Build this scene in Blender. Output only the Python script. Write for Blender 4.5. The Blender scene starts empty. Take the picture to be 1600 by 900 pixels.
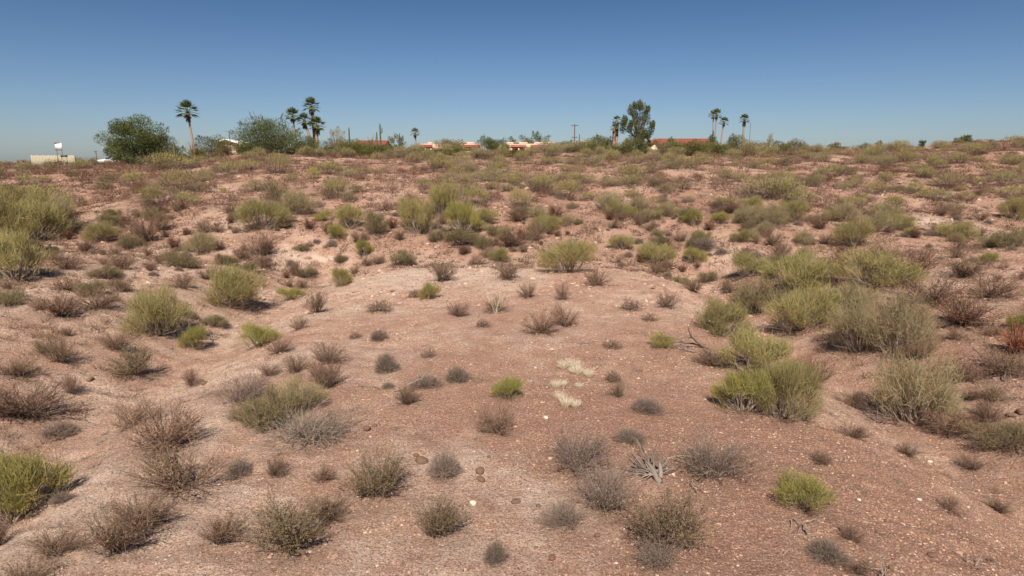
import bpy, math, random
import numpy as np
from mathutils import Matrix, Vector

# ------------------------------------------------------------------ camera, sky, sun, exposure
SC = bpy.context.scene
COL = SC.collection
F = 988.0                      # focal length in pixels of the 1600 wide photograph
PITCH = math.radians(11.44)
CAM = np.array([0.0, 0.0, 7.0])
cd = bpy.data.cameras.new('camera')
cam = bpy.data.objects.new('camera', cd)
COL.objects.link(cam)
cam.location = CAM
cam.rotation_euler = (math.pi / 2 - PITCH, 0, 0)
cd.sensor_width = 36
cd.lens = 36 * F / 1600
cd.clip_start = 0.1
cd.clip_end = 9000
SC.camera = cam

SUN_EL = math.radians(47)
SUN_AZ = math.radians(183)     # compass style: 0 = +Y, clockwise; behind the camera
W = bpy.data.worlds.new('World')
SC.world = W
W.use_nodes = True
wn = W.node_tree
bg = wn.nodes['Background']
sky = wn.nodes.new('ShaderNodeTexSky')
sky.sky_type = 'NISHITA'
sky.sun_disc = False
sky.sun_elevation = SUN_EL
sky.sun_rotation = SUN_AZ
sky.altitude = 600
sky.air_density = 1.0
sky.dust_density = 0.9
sky.ozone_density = 2.4
tint = wn.nodes.new('ShaderNodeMix'); tint.data_type = 'RGBA'; tint.blend_type = 'MULTIPLY'; tint.inputs[0].default_value = 1
tcw = wn.nodes.new('ShaderNodeTexCoord'); sepw = wn.nodes.new('ShaderNodeSeparateXYZ'); mrw = wn.nodes.new('ShaderNodeMapRange')
mrw.interpolation_type = 'LINEAR'; mrw.inputs[1].default_value = 0.0; mrw.inputs[2].default_value = .26
wn.links.new(tcw.outputs['Generated'], sepw.inputs[0]); wn.links.new(sepw.outputs[2], mrw.inputs[0])
deep = wn.nodes.new('ShaderNodeMix'); deep.data_type = 'RGBA'
deep.inputs[6].default_value = (.86, .95, 1.15, 1); deep.inputs[7].default_value = (.42, .59, .76, 1)
wn.links.new(mrw.outputs[0], deep.inputs[0]); wn.links.new(deep.outputs[2], tint.inputs[7])
wn.links.new(sky.outputs[0], tint.inputs[6]); wn.links.new(tint.outputs[2], bg.inputs[0])
bg.inputs[1].default_value = 0.05
sd = bpy.data.lights.new('sun', 'SUN')
sd.energy = 5.0
sd.angle = math.radians(0.5)
sd.color = (1.0, 0.93, 0.83)
sun = bpy.data.objects.new('sun', sd)
COL.objects.link(sun)
SUNV = Vector((math.sin(SUN_AZ) * math.cos(SUN_EL), math.cos(SUN_AZ) * math.cos(SUN_EL), math.sin(SUN_EL)))
sun.rotation_euler = SUNV.to_track_quat('Z', 'Y').to_euler()
sun.location = (0, -20, 60)
SC.view_settings.view_transform = 'Standard'
SC.view_settings.look = 'None'
SC.view_settings.exposure = 0.60
SC.view_settings.gamma = 1.0
SC.cycles.max_bounces = 5
SC.cycles.diffuse_bounces = 2

rng = np.random.default_rng(7)
random.seed(7)

# ------------------------------------------------------------------ noise and terrain
_perm = np.random.default_rng(3).permutation(512)
_perm = np.concatenate([_perm, _perm, _perm])
_grad = np.random.default_rng(4).uniform(0, 2 * np.pi, 512)
_gx, _gy = np.cos(_grad), np.sin(_grad)

def pnoise(x, y):
    x = np.asarray(x, float); y = np.asarray(y, float)
    xi = np.floor(x).astype(int); yi = np.floor(y).astype(int)
    xf = x - xi; yf = y - yi
    u = xf * xf * xf * (xf * (xf * 6 - 15) + 10)
    v = yf * yf * yf * (yf * (yf * 6 - 15) + 10)
    def g(ix, iy, dx, dy):
        k = _perm[(_perm[ix & 511] + iy) & 511]
        return _gx[k] * dx + _gy[k] * dy
    a = g(xi, yi, xf, yf); b = g(xi + 1, yi, xf - 1, yf)
    c = g(xi, yi + 1, xf, yf - 1); d = g(xi + 1, yi + 1, xf - 1, yf - 1)
    return ((a * (1 - u) + b * u) * (1 - v) + (c * (1 - u) + d * u) * v) * 1.5

def fbm(x, y, o=4, p=0.5):
    s = 0; a = 1.0; f = 1.0
    for i in range(o):
        s = s + a * pnoise(x * f + 17.3 * i, y * f - 9.1 * i); a *= p; f *= 2.03
    return s

def sstep(a, b, x):
    t = np.clip((x - a) / (b - a), 0, 1)
    return t * t * (3 - 2 * t)

_py = np.array([-200, -60, 0, 10, 38, 43, 47, 51, 55, 65, 80, 100, 118, 130, 150, 200, 260, 420, 1000, 3500.])
_pz = np.array([3.0, 1.0, .3, 0, 0, -.35, -.75, .25, 1.3, 3.3, 5.1, 7.0, 8.25, 8.35, 8.0, 7.2, 5.0, -10, -30, -60.])
_ty = np.arange(-200, 600, 0.5)
_tz = np.convolve(np.pad(np.interp(_ty, _py, _pz), 8, mode='edge'), np.ones(9) / 9, mode='same')[8:-8]

def terrain(x, y):
    x = np.asarray(x, float); y = np.asarray(y, float)
    z = np.where(y < 560, np.interp(y, _ty, _tz), np.interp(y, _py, _pz))
    near = 1 - sstep(40, 58, y)
    w = 1.0 * pnoise(y / 9.0, np.full_like(y, 2.2)) + .5 * pnoise(y / 3.5, np.full_like(y, 7.7))
    for side, xc, dep, wd in ((1, 13.3, 1.7, 2.9), (-1, -13.8, 1.4, 3.0)):
        xx = x - xc - w * side
        z = z - near * dep * np.exp(-(xx / wd) ** 2)
    bank = np.clip(np.abs(x) - 16, 0, 30)
    z = z + near * (0.10 * bank) * sstep(0, 14, bank + 8)
    z = z - near * 0.25 * np.clip(np.abs(x) - 4, 0, 12) / 12.0
    # the hillside's own spurs and washes
    hill = sstep(42, 60, y) * (1 - sstep(170, 300, y))
    ph = x / 13.0 + 0.7 * pnoise(x / 40.0, y / 25.0) + (y - 50) / 60.0
    z = z + hill * 0.55 * (np.abs(np.sin(ph)) ** 0.8 - 0.6) * (1 - sstep(95, 125, y) * .7)
    z = z + hill * 0.7 * fbm(x / 16.0, y / 16.0, 3)
    z = z + sstep(70, 110, y) * (3.1 * sstep(45, 120, x) - 1.9 * sstep(42, 75, -x) - 0.25) * (1 - sstep(200, 320, y))
    z = z + 0.10 * fbm(x / 4.2, y / 4.2, 3) * (1 - sstep(250, 400, y))
    # small rills and lumps
    z = z + (1 - sstep(60, 90, y)) * (0.045 * fbm(x / 1.1, y / 1.1, 3) + 0.03 * fbm(x / 0.33 + 5, y / 0.33, 2))
    rl = 1 - np.abs(pnoise(y / .9 + .35 * x, x / 6.0 + 3))
    z = z + near * sstep(3, 9, np.abs(x)) * .11 * (rl ** 3 - .5)
    return z

_cp, _sp = math.cos(PITCH), math.sin(PITCH)
def ray(px, py):
    cx = (px - 800) / F; cy = (450 - py) / F
    return np.array([cx, _cp + cy * _sp, -_sp + cy * _cp])

_T = np.concatenate([np.arange(4, 60, .25), np.arange(60, 260, .5)])
def at(px, py):
    """the point of the ground seen at a pixel of the photograph"""
    d = ray(px, py)
    P = CAM[None] + _T[:, None] * d[None]
    below = P[:, 2] < terrain(P[:, 0], P[:, 1])
    i = int(np.argmax(below)) if below.any() else len(_T) - 120
    if i == 0: i = 1
    a, b = _T[i - 1], _T[i]
    for _ in range(10):
        m = (a + b) / 2; p = CAM + m * d
        if p[2] < float(terrain(p[0], p[1])): b = m
        else: a = m
    p = CAM + b * d
    return float(p[0]), float(p[1]), float(terrain(p[0], p[1])), b

def on_ridge(px, top_py, dist):
    """foot and height of a thing `dist` metres ahead whose top is seen at top_py"""
    d = ray(px, top_py); t = dist / d[1]
    x = t * d[0]; zt = CAM[2] + t * d[2]
    z = float(terrain(x, dist))
    return x, dist, z, zt - z

# ------------------------------------------------------------------ mesh helpers
class MB:
    """collects vertices, faces, a per-vertex tint and a material slot per face"""
    def __init__(s):
        s.v = []; s.f = []; s.t = []; s.m = []; s.n = 0
    def add(s, v, f, tint=0.5, mat=0):
        v = np.asarray(v, np.float32).reshape(-1, 3); f = np.asarray(f, np.int32)
        s.v.append(v); s.f.append(f + s.n); s.n += len(v)
        s.t.append(np.broadcast_to(np.asarray(tint, np.float32), (len(v),)))
        s.m.append(np.full(len(f), mat, np.int32))
    def mesh(s, name, mats, smooth=False):
        me = bpy.data.meshes.new(name)
        V = np.concatenate(s.v); T = np.concatenate(s.t); Mx = np.concatenate(s.m)
        sizes = np.concatenate([np.full(len(f), f.shape[1], np.int32) for f in s.f])
        L = np.concatenate([f.ravel() for f in s.f])
        me.vertices.add(len(V)); me.vertices.foreach_set('co', V.ravel())
        me.loops.add(len(L)); me.loops.foreach_set('vertex_index', L)
        me.polygons.add(len(sizes))
        st = np.concatenate([[0], np.cumsum(sizes)[:-1]]).astype(np.int32)
        me.polygons.foreach_set('loop_start', st)
        me.polygons.foreach_set('material_index', Mx)
        if smooth: me.polygons.foreach_set('use_smooth', np.ones(len(sizes), bool))
        at_ = me.attributes.new('tint', 'FLOAT', 'POINT'); at_.data.foreach_set('value', np.ascontiguousarray(T))
        me.update(calc_edges=True)
        for m in (mats if isinstance(mats, (list, tuple)) else [mats]): me.materials.append(m)
        return me
    # shapes
    def box(s, c, size, rz=0.0, tint=.5, mat=0, taper=1.0):
        c = np.array(c, float); h = np.array(size, float) / 2
        q = np.array([[-1, -1, -1], [1, -1, -1], [1, 1, -1], [-1, 1, -1], [-1, -1, 1], [1, -1, 1], [1, 1, 1], [-1, 1, 1]], float) * h
        q[4:, :2] *= taper
        ca, sa = math.cos(rz), math.sin(rz)
        q = np.stack([q[:, 0] * ca - q[:, 1] * sa, q[:, 0] * sa + q[:, 1] * ca, q[:, 2]], 1) + c
        s.add(q, [[0, 3, 2, 1], [4, 5, 6, 7], [0, 1, 5, 4], [1, 2, 6, 5], [2, 3, 7, 6], [3, 0, 4, 7]], tint, mat)
    def tube(s, pts, rad, sides=5, tint=.5, mat=0, cap=True, flute=0):
        P = np.asarray(pts, float); n = len(P); R = np.broadcast_to(np.asarray(rad, float), (n,))
        T = np.gradient(P, axis=0); T /= np.linalg.norm(T, axis=1)[:, None] + 1e-9
        ref = np.array([0.3, 0.95, 0.1]) if abs(T[0, 1]) < .8 else np.array([1., 0, 0])
        A = np.cross(T, ref); A /= np.linalg.norm(A, axis=1)[:, None] + 1e-9
        B = np.cross(T, A)
        an = np.linspace(0, 2 * np.pi, sides, endpoint=False)
        rr = R[:, None] * (1 + (flute * (np.arange(sides) % 2) if flute else 0))
        V = P[:, None] + rr[..., None] * (np.cos(an)[None, :, None] * A[:, None] + np.sin(an)[None, :, None] * B[:, None])
        f = []
        for i in range(n - 1):
            for j in range(sides):
                k = (j + 1) % sides
                f.append([i * sides + j, i * sides + k, (i + 1) * sides + k, (i + 1) * sides + j])
        V = V.reshape(-1, 3)
        s.add(V, f, tint, mat)
        if cap:
            c = np.vstack([V[-sides:], P[-1] + T[-1] * R[-1] * .6]); s.add(c, [[j, (j + 1) % sides, sides] for j in range(sides)], tint, mat)
    def ribbons(s, P0, D, L, w, bend=None, nseg=2, tint=None, mat=0, r=None, tipw=.25):
        """many thin curved twigs at once: start points, unit directions, lengths, widths"""
        r = r or rng
        n = len(P0); P0 = np.asarray(P0, float); D = np.asarray(D, float)
        D = D / (np.linalg.norm(D, axis=1)[:, None] + 1e-9)
        L = np.broadcast_to(np.asarray(L, float), (n,)); w = np.broadcast_to(np.asarray(w, float), (n,))
        bend = np.zeros((n, 3)) if bend is None else np.broadcast_to(bend, (n, 3))
        S = np.cross(D, r.normal(size=(n, 3))); S /= np.linalg.norm(S, axis=1)[:, None] + 1e-9
        u = np.linspace(0, 1, nseg + 1)
        C = P0[:, None] + L[:, None, None] * (u[None, :, None] * D[:, None] + (u ** 2)[None, :, None] * bend[:, None])
        ww = (w[:, None] * (1 - (1 - tipw) * u[None, :] ** 1.5)) * .5
        V = np.stack([C - S[:, None] * ww[..., None], C + S[:, None] * ww[..., None]], 2)  # n,seg+1,2,3
        base = np.arange(n)[:, None] * (2 * (nseg + 1)) + np.arange(nseg)[None] * 2
        f = np.stack([base, base + 1, base + 3, base + 2], -1).reshape(-1, 4)
        t = r.uniform(0, 1, n) if tint is None else np.broadcast_to(tint, (n,))
        s.add(V.reshape(-1, 3), f, np.repeat(t, 2 * (nseg + 1)), mat)
        return C

def link(name, me, parent=None, loc=None, rot=None, scale=None):
    o = bpy.data.objects.new(name, me); COL.objects.link(o)
    if parent is not None: o.parent = parent
    if loc is not None: o.location = loc
    if rot is not None: o.rotation_euler = rot
    if scale is not None: o.scale = scale
    return o

def tag(o, label=None, cat=None, group=None, kind=None):
    if label: o['label'] = label
    if cat: o['category'] = cat
    if group: o['group'] = group
    if kind: o['kind'] = kind
    return o

# ------------------------------------------------------------------ materials
def new_mat(name, rough=.9):
    m = bpy.data.materials.new(name); m.use_nodes = True
    nt = m.node_tree; b = nt.nodes['Principled BSDF']
    b.inputs['Roughness'].default_value = rough
    b.inputs['Specular IOR Level'].default_value = .2
    return m, nt, b

def mixc(nt, fac, a, b, mode='MIX'):
    n = nt.nodes.new('ShaderNodeMix'); n.data_type = 'RGBA'; n.blend_type = mode
    for i, v in ((0, fac), (6, a), (7, b)):
        if isinstance(v, (int, float)): n.inputs[i].default_value = v
        elif isinstance(v, (tuple, list)): n.inputs[i].default_value = (*v, 1)
        else: nt.links.new(v, n.inputs[i])
    return n.outputs[2]

def twig_mat(name, ca, cb, cc=None, hue=.02, val=.35, trans=0.0):
    """plant colour: per-twig tint, per-plant random, patchy noise"""
    m, nt, b = new_mat(name, .85)
    N = nt.nodes; Lk = nt.links
    a = N.new('ShaderNodeAttribute'); a.attribute_name = 'tint'
    c = mixc(nt, a.outputs['Fac'], ca, cb)
    if cc:
        tc = N.new('ShaderNodeTexCoord'); nz = N.new('ShaderNodeTexNoise'); nz.inputs['Scale'].default_value = 1.6
        Lk.new(tc.outputs['Object'], nz.inputs['Vector'])
        mr = N.new('ShaderNodeMapRange'); mr.inputs[1].default_value = .5; mr.inputs[2].default_value = .68
        Lk.new(nz.outputs[0], mr.inputs[0]); c = mixc(nt, mr.outputs[0], c, cc)
    oi = N.new('ShaderNodeObjectInfo'); hs = N.new('ShaderNodeHueSaturation')
    m1 = N.new('ShaderNodeMapRange'); m1.inputs[3].default_value = .5 - hue; m1.inputs[4].default_value = .5 + hue
    m2 = N.new('ShaderNodeMapRange'); m2.inputs[3].default_value = 1 - val; m2.inputs[4].default_value = 1 + val
    mu = N.new('ShaderNodeMath'); mu.operation = 'MULTIPLY'; mu.inputs[1].default_value = 7.31
    fr = N.new('ShaderNodeMath'); fr.operation = 'FRACT'
    Lk.new(oi.outputs['Random'], m1.inputs[0]); Lk.new(oi.outputs['Random'], mu.inputs[0]); Lk.new(mu.outputs[0], fr.inputs[0]); Lk.new(fr.outputs[0], m2.inputs[0])
    Lk.new(m1.outputs[0], hs.inputs['Hue']); Lk.new(m2.outputs[0], hs.inputs['Value']); Lk.new(c, hs.inputs['Color'])
    Lk.new(hs.outputs[0], b.inputs['Base Color'])
    if trans:
        out = N['Material Output']; tr = N.new('ShaderNodeBsdfTranslucent'); Lk.new(hs.outputs[0], tr.inputs[0])
        ms = N.new('ShaderNodeMixShader'); ms.inputs[0].default_value = trans
        Lk.new(b.outputs[0], ms.inputs[1]); Lk.new(tr.outputs[0], ms.inputs[2]); Lk.new(ms.outputs[0], out.inputs[0])
    return m

def plain_mat(name, col, var=.15, scale=3.0, rough=.85, bump=.0):
    m, nt, b = new_mat(name, rough)
    N = nt.nodes; tc = N.new('ShaderNodeTexCoord'); nz = N.new('ShaderNodeTexNoise'); nz.inputs['Scale'].default_value = scale; nz.inputs['Detail'].default_value = 6
    nt.links.new(tc.outputs['Object'], nz.inputs['Vector'])
    lo = tuple(c * (1 - var) for c in col); hi = tuple(min(1, c * (1 + var)) for c in col)
    nt.links.new(mixc(nt, nz.outputs[0], lo, hi), b.inputs['Base Color'])
    if bump:
        bp = N.new('ShaderNodeBump'); bp.inputs['Strength'].default_value = bump; nt.links.new(nz.outputs[0], bp.inputs['Height']); nt.links.new(bp.outputs[0], b.inputs['Normal'])
    return m

M = {}
M['green'] = twig_mat('palo_verde_twigs', (.380, .315, .125), (.225, .190, .082), (.390, .300, .135), .006, .12, .3)
M['yellow'] = twig_mat('yellow_green_twigs', (.370, .320, .100), (.230, .210, .065), (.380, .300, .090), .006, .10, .3)
M['pale'] = twig_mat('pale_olive_twigs', (.375, .305, .155), (.245, .198, .108), (.385, .290, .165), .006, .10, .3)
M['olive'] = twig_mat('olive_twigs', (.255, .200, .100), (.155, .125, .065), (.265, .190, .110), .008, .14, .25)
M['creo'] = twig_mat('creosote_twigs', (.255, .185, .105), (.150, .105, .062), (.235, .165, .100), .008, .15, .2)
M['brown'] = twig_mat('brown_twigs', (.290, .180, .120), (.160, .095, .063), (.270, .185, .110), .008, .18, .2)
M['purple'] = twig_mat('grey_twigs', (.275, .205, .160), (.155, .112, .088), (.220, .160, .115), .010, .16, .15)
M['red'] = twig_mat('red_brown_twigs', (.240, .110, .070), (.140, .070, .048), (.190, .115, .075), .01, .18, .2)
M['orange'] = twig_mat('rust_twigs', (.400, .170, .075), (.260, .105, .055), None, .01, .1, .15)
M['straw'] = twig_mat('straw_blades', (.84, .75, .60), (.66, .55, .41), None, .004, .05, .35)
M['tuft'] = twig_mat('dark_dry_tufts', (.185, .110, .075), (.105, .062, .046), None, .01, .1, .1)
M['litter'] = twig_mat('dry_litter', (.30, .20, .125), (.14, .085, .055), None, .01, .1, .1)
M['wood'] = twig_mat('grey_wood', (.31, .235, .185), (.18, .13, .10), None, .01, .15)
M['dwood'] = twig_mat('dark_wood', (.17, .125, .095), (.10, .072, .055), None, .01, .15)
M['dead'] = twig_mat('bleached_wood', (.32, .26, .215), (.16, .125, .10), (.15, .115, .09), .005, .08)
M['leaf'] = twig_mat('tree_leaves', (.170, .165, .050), (.095, .098, .032), (.210, .170, .060), .012, .15, .25)
M['dleaf'] = twig_mat('dark_tree_leaves', (.128, .150, .050), (.068, .084, .030), (.155, .150, .055), .008, .1, .25)
M['frond'] = twig_mat('palm_leaves', (.165, .190, .075), (.095, .115, .045), None, .01, .1, .25)
M['skirt'] = twig_mat('dead_palm_leaves', (.16, .095, .06), (.09, .055, .035), None, .01, .1)
M['cactus'] = plain_mat('cactus_skin', (.085, .095, .05), .2, 6)
M['palmwood'] = plain_mat('palm_trunk', (.30, .20, .15), .25, 5)
M['stucco'] = plain_mat('peach_stucco', (.60, .405, .295), .06, 2)
M['cream'] = plain_mat('cream_stucco', (.62, .50, .36), .08, 2)
M['wall'] = plain_mat('pale_block', (.38, .33, .24), .15, 5)
M['tile'] = plain_mat('red_roof_tile', (.27, .085, .06), .25, 4)
M['white'] = plain_mat('white_paint', (.8, .8, .78), .04, 3, .5)
M['sign'] = plain_mat('sign_board', (.82, .72, .64), .04, 3, .6)
M['dark'] = plain_mat('dark_vent_and_shade', (.03, .025, .02), .2, 3, .4)  # for the vent grilles and the painted shade under the porches
M['glass'] = plain_mat('window_glass', (.04, .05, .06), .1, 3, .08)
M['metal'] = plain_mat('grey_metal', (.22, .22, .23), .15, 8, .5)
M['pole'] = plain_mat('weathered_pole', (.14, .11, .09), .25, 6)
M['rubber'] = plain_mat('tyre_rubber', (.03, .03, .03), .1, 5)

def stone_mat(name, ca, cb, cc):
    m, nt, b = new_mat(name, .9)
    N = nt.nodes; a = N.new('ShaderNodeAttribute'); a.attribute_name = 'tint'
    cr = N.new('ShaderNodeValToRGB'); e = cr.color_ramp.elements
    e[0].position = 0; e[0].color = (*ca, 1); e[1].position = .80; e[1].color = (*cb, 1)
    q = e.new(.994); q.color = (*cc, 1); q = e.new(.4); q.color = (*[(x + y) / 2 * 1.05 for x, y in zip(ca, cb)], 1)
    nt.links.new(a.outputs['Fac'], cr.inputs[0])
    tc = N.new('ShaderNodeTexCoord'); nz = N.new('ShaderNodeTexNoise'); nz.inputs['Scale'].default_value = 25
    nt.links.new(tc.outputs['Object'], nz.inputs['Vector'])
    nt.links.new(mixc(nt, .35, cr.outputs[0], mixc(nt, nz.outputs[0], tuple(c * .6 for c in ca), tuple(min(1, c * 1.3) for c in cb))), b.inputs['Base Color'])
    return m
M['stone'] = stone_mat('gravel_stone', (.16, .082, .058), (.47, .29, .205), (.62, .48, .37))
M['rock'] = stone_mat('brown_rock', (.13, .075, .05), (.24, .15, .10), (.3, .2, .15))
M['whiterock'] = plain_mat('white_quartz', (.52, .44, .35), .1, 20)

# ground
def ground_mat():
    m, nt, b = new_mat('desert_soil', .95)
    b.inputs['Specular IOR Level'].default_value = .1
    N = nt.nodes; Lk = nt.links
    tc = N.new('ShaderNodeTexCoord')
    def noise(sc, det=6, rough=.6, dist=0):
        n = N.new('ShaderNodeTexNoise'); n.inputs['Scale'].default_value = sc; n.inputs['Detail'].default_value = det
        n.inputs['Roughness'].default_value = rough; n.inputs['Distortion'].default_value = dist
        Lk.new(tc.outputs['Object'], n.inputs['Vector']); return n.outputs[0]
    def rng_(v, a, b_, c=0, d=1):
        r = N.new('ShaderNodeMapRange'); r.inputs[1].default_value = a; r.inputs[2].default_value = b_
        r.inputs[3].default_value = c; r.inputs[4].default_value = d; Lk.new(v, r.inputs[0]); return r.outputs[0]
    at_ = N.new('ShaderNodeAttribute'); at_.attribute_name = 'pale'
    n1 = noise(1.3, 8, .65, .3); n2 = noise(9, 8, .7); n3 = noise(45, 4, .7); n4 = noise(.23, 5, .6)
    add = N.new('ShaderNodeMath'); add.operation = 'ADD'
    Lk.new(at_.outputs['Fac'], add.inputs[0]); Lk.new(rng_(n1, .3, .7, -.28, .28), add.inputs[1])
    ad2 = N.new('ShaderNodeMath'); ad2.operation = 'ADD'
    Lk.new(add.outputs[0], ad2.inputs[0]); Lk.new(rng_(n2, .3, .7, -.22, .22), ad2.inputs[1])
    cr = N.new('ShaderNodeValToRGB'); e = cr.color_ramp.elements
    e[0].position = 0; e[0].color = (.365, .200, .132, 1)
    e[1].position = 1; e[1].color = (.69, .52, .405, 1)
    for p, c in ((.3, (.438, .256, .174)), (.55, (.532, .346, .250)), (.78, (.63, .455, .343))):
        q = e.new(p); q.color = (*c, 1)
    Lk.new(ad2.outputs[0], cr.inputs[0])
    n5 = noise(14, 3, .8); n6 = noise(26, 2, .6)
    vo = N.new('ShaderNodeTexVoronoi'); vo.inputs['Scale'].default_value = 17; Lk.new(tc.outputs['Object'], vo.inputs['Vector'])
    c = mixc(nt, rng_(n3, .52, .72, 0, .7), cr.outputs[0], (.19, .095, .065))
    c = mixc(nt, rng_(n5, .52, .64, 0, .75), c, (.24, .125, .092))
    c = mixc(nt, rng_(n6, .55, .64, 0, .85), c, (.19, .100, .075))
    c = mixc(nt, rng_(n6, .42, .34, 0, .75), c, (.68, .53, .43))
    c = mixc(nt, rng_(vo.outputs['Distance'], .16, .08, 0, .5), c, (.40, .25, .18))
    # organic litter under plants, plus hillside tuft shadows painted as darker soil
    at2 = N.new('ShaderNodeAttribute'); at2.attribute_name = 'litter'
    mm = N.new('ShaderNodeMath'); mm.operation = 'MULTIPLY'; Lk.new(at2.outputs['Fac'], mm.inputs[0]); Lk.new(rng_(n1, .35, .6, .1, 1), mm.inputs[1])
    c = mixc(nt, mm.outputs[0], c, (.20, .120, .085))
    Lk.new(c, b.inputs['Base Color'])
    h = N.new('ShaderNodeMath'); h.operation = 'ADD'; Lk.new(n2, h.inputs[0])
    hm = N.new('ShaderNodeMath'); hm.operation = 'MULTIPLY'; hm.inputs[1].default_value = .45; Lk.new(n3, hm.inputs[0]); Lk.new(hm.outputs[0], h.inputs[1])
    bp = N.new('ShaderNodeBump'); bp.inputs['Strength'].default_value = 1.0; bp.inputs['Distance'].default_value = .10
    Lk.new(h.outputs[0], bp.inputs['Height']); Lk.new(bp.outputs[0], b.inputs['Normal'])
    return m
M['ground'] = ground_mat()

# ------------------------------------------------------------------ plants: shared meshes
def norm(a): return a / (np.linalg.norm(a, axis=1)[:, None] + 1e-9)

def broom(seed, Wd, H, nfine, key, tw=.016, tl=.42, sparse=1.0, stems=True, wood='wood', flat=.0, nl=None):
    """palo verde like bush: woody stems, many fine upward twigs gathered in clumps"""
    r = np.random.default_rng(seed); fo = MB(); st = MB()
    nl = nl or int(9 + 4 * r.random()); R = Wd / 2
    C = []
    for i in range(nl):
        a = 2 * np.pi * (i * .618 + r.uniform(-.06, .06)); q = math.sqrt((i + .4) / nl) * (.80 + .12 * r.random())
        C.append([R * q * math.cos(a) * .92, R * q * math.sin(a) * .92, H * (.64 - .34 * q ** 2 + r.uniform(-.20, .14))])
    C = np.array(C)
    rad = r.uniform(.22, .46, nl) * R
    w = rad ** 2; k = r.choice(nl, nfine, p=w / w.sum())
    u = norm(r.normal(size=(nfine, 3))) * (r.uniform(0, 1, (nfine, 1)) ** .42) * rad[k][:, None]
    u[:, 2] *= .8
    P = C[k] + u
    P[:, 2] = np.maximum(P[:, 2], .05)
    base = np.array([0, 0, -.12 * H])
    D = norm(P - base) * .85 + np.array([0, 0, .25 - flat]) + r.normal(size=(nfine, 3)) * .48 * sparse
    L = tl * r.uniform(.45, 1.15, nfine)
    P = P - norm(D) * L[:, None] * .4
    long_ = r.random(nfine) < .05; L = np.where(long_, L * 1.9, L)
    P[:, 2] = np.maximum(P[:, 2], .03)
    fo.ribbons(P, D, L, tw * r.uniform(.7, 1.3, nfine), bend=r.normal(size=(nfine, 3)) * .12 * tl / .4, nseg=2, r=r)
    # skirt of twigs reaching low
    n2 = nfine // 12
    a = r.uniform(0, 2 * np.pi, n2); q = R * r.uniform(.45, .95, n2)
    P = np.stack([q * np.cos(a), q * np.sin(a), H * r.uniform(.05, .35, n2)], 1)
    D = norm(P * [1, 1, 0]) * .6 + [0, 0, .8] + r.normal(size=(n2, 3)) * .3
    fo.ribbons(P, D, tl * r.uniform(.4, .9, n2), tw, nseg=1, r=r)
    if stems:
        for i in range(nl):
            p0 = np.array([r.uniform(-.1, .1) * R, r.uniform(-.1, .1) * R, -.08]); p3 = C[i] + [0, 0, rad[i] * .2]
            mid = p0 * .5 + p3 * .5 + np.array([r.uniform(-.12, .12), r.uniform(-.12, .12), -.10 * H])
            q1 = (p0 + mid) / 2 + r.normal(size=3) * .05
            st.tube([p0, q1, mid, (mid + p3) / 2 + r.normal(size=3) * .05, p3], np.array([.05, .042, .034, .022, .008]) * (Wd / 3) ** .7, 5, r.random())
            for j in range(5):
                s0 = mid * (1 - .2 * j) + p3 * .2 * j; d = norm(r.normal(size=(1, 3)) + [[0, 0, .8]])[0]
                st.tube([s0, s0 + d * rad[i] * .5, s0 + d * rad[i] + r.normal(size=3) * .06], [.016, .011, .004], 3, r.random())
        n3 = 120
        P = r.normal(size=(n3, 3)) * [R * .22, R * .22, 0] + [0, 0, .02]; D = norm(P * [1, 1, 0]) + [0, 0, .8] + r.normal(size=(n3, 3)) * .3
        st.ribbons(P, D, H * r.uniform(.3, .6, n3), .014, bend=r.normal(size=(n3, 3)) * .12, nseg=2, r=r)
    return fo.mesh('foliage', M[key]), (st.mesh('stems', M[wood]) if stems else None)

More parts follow.
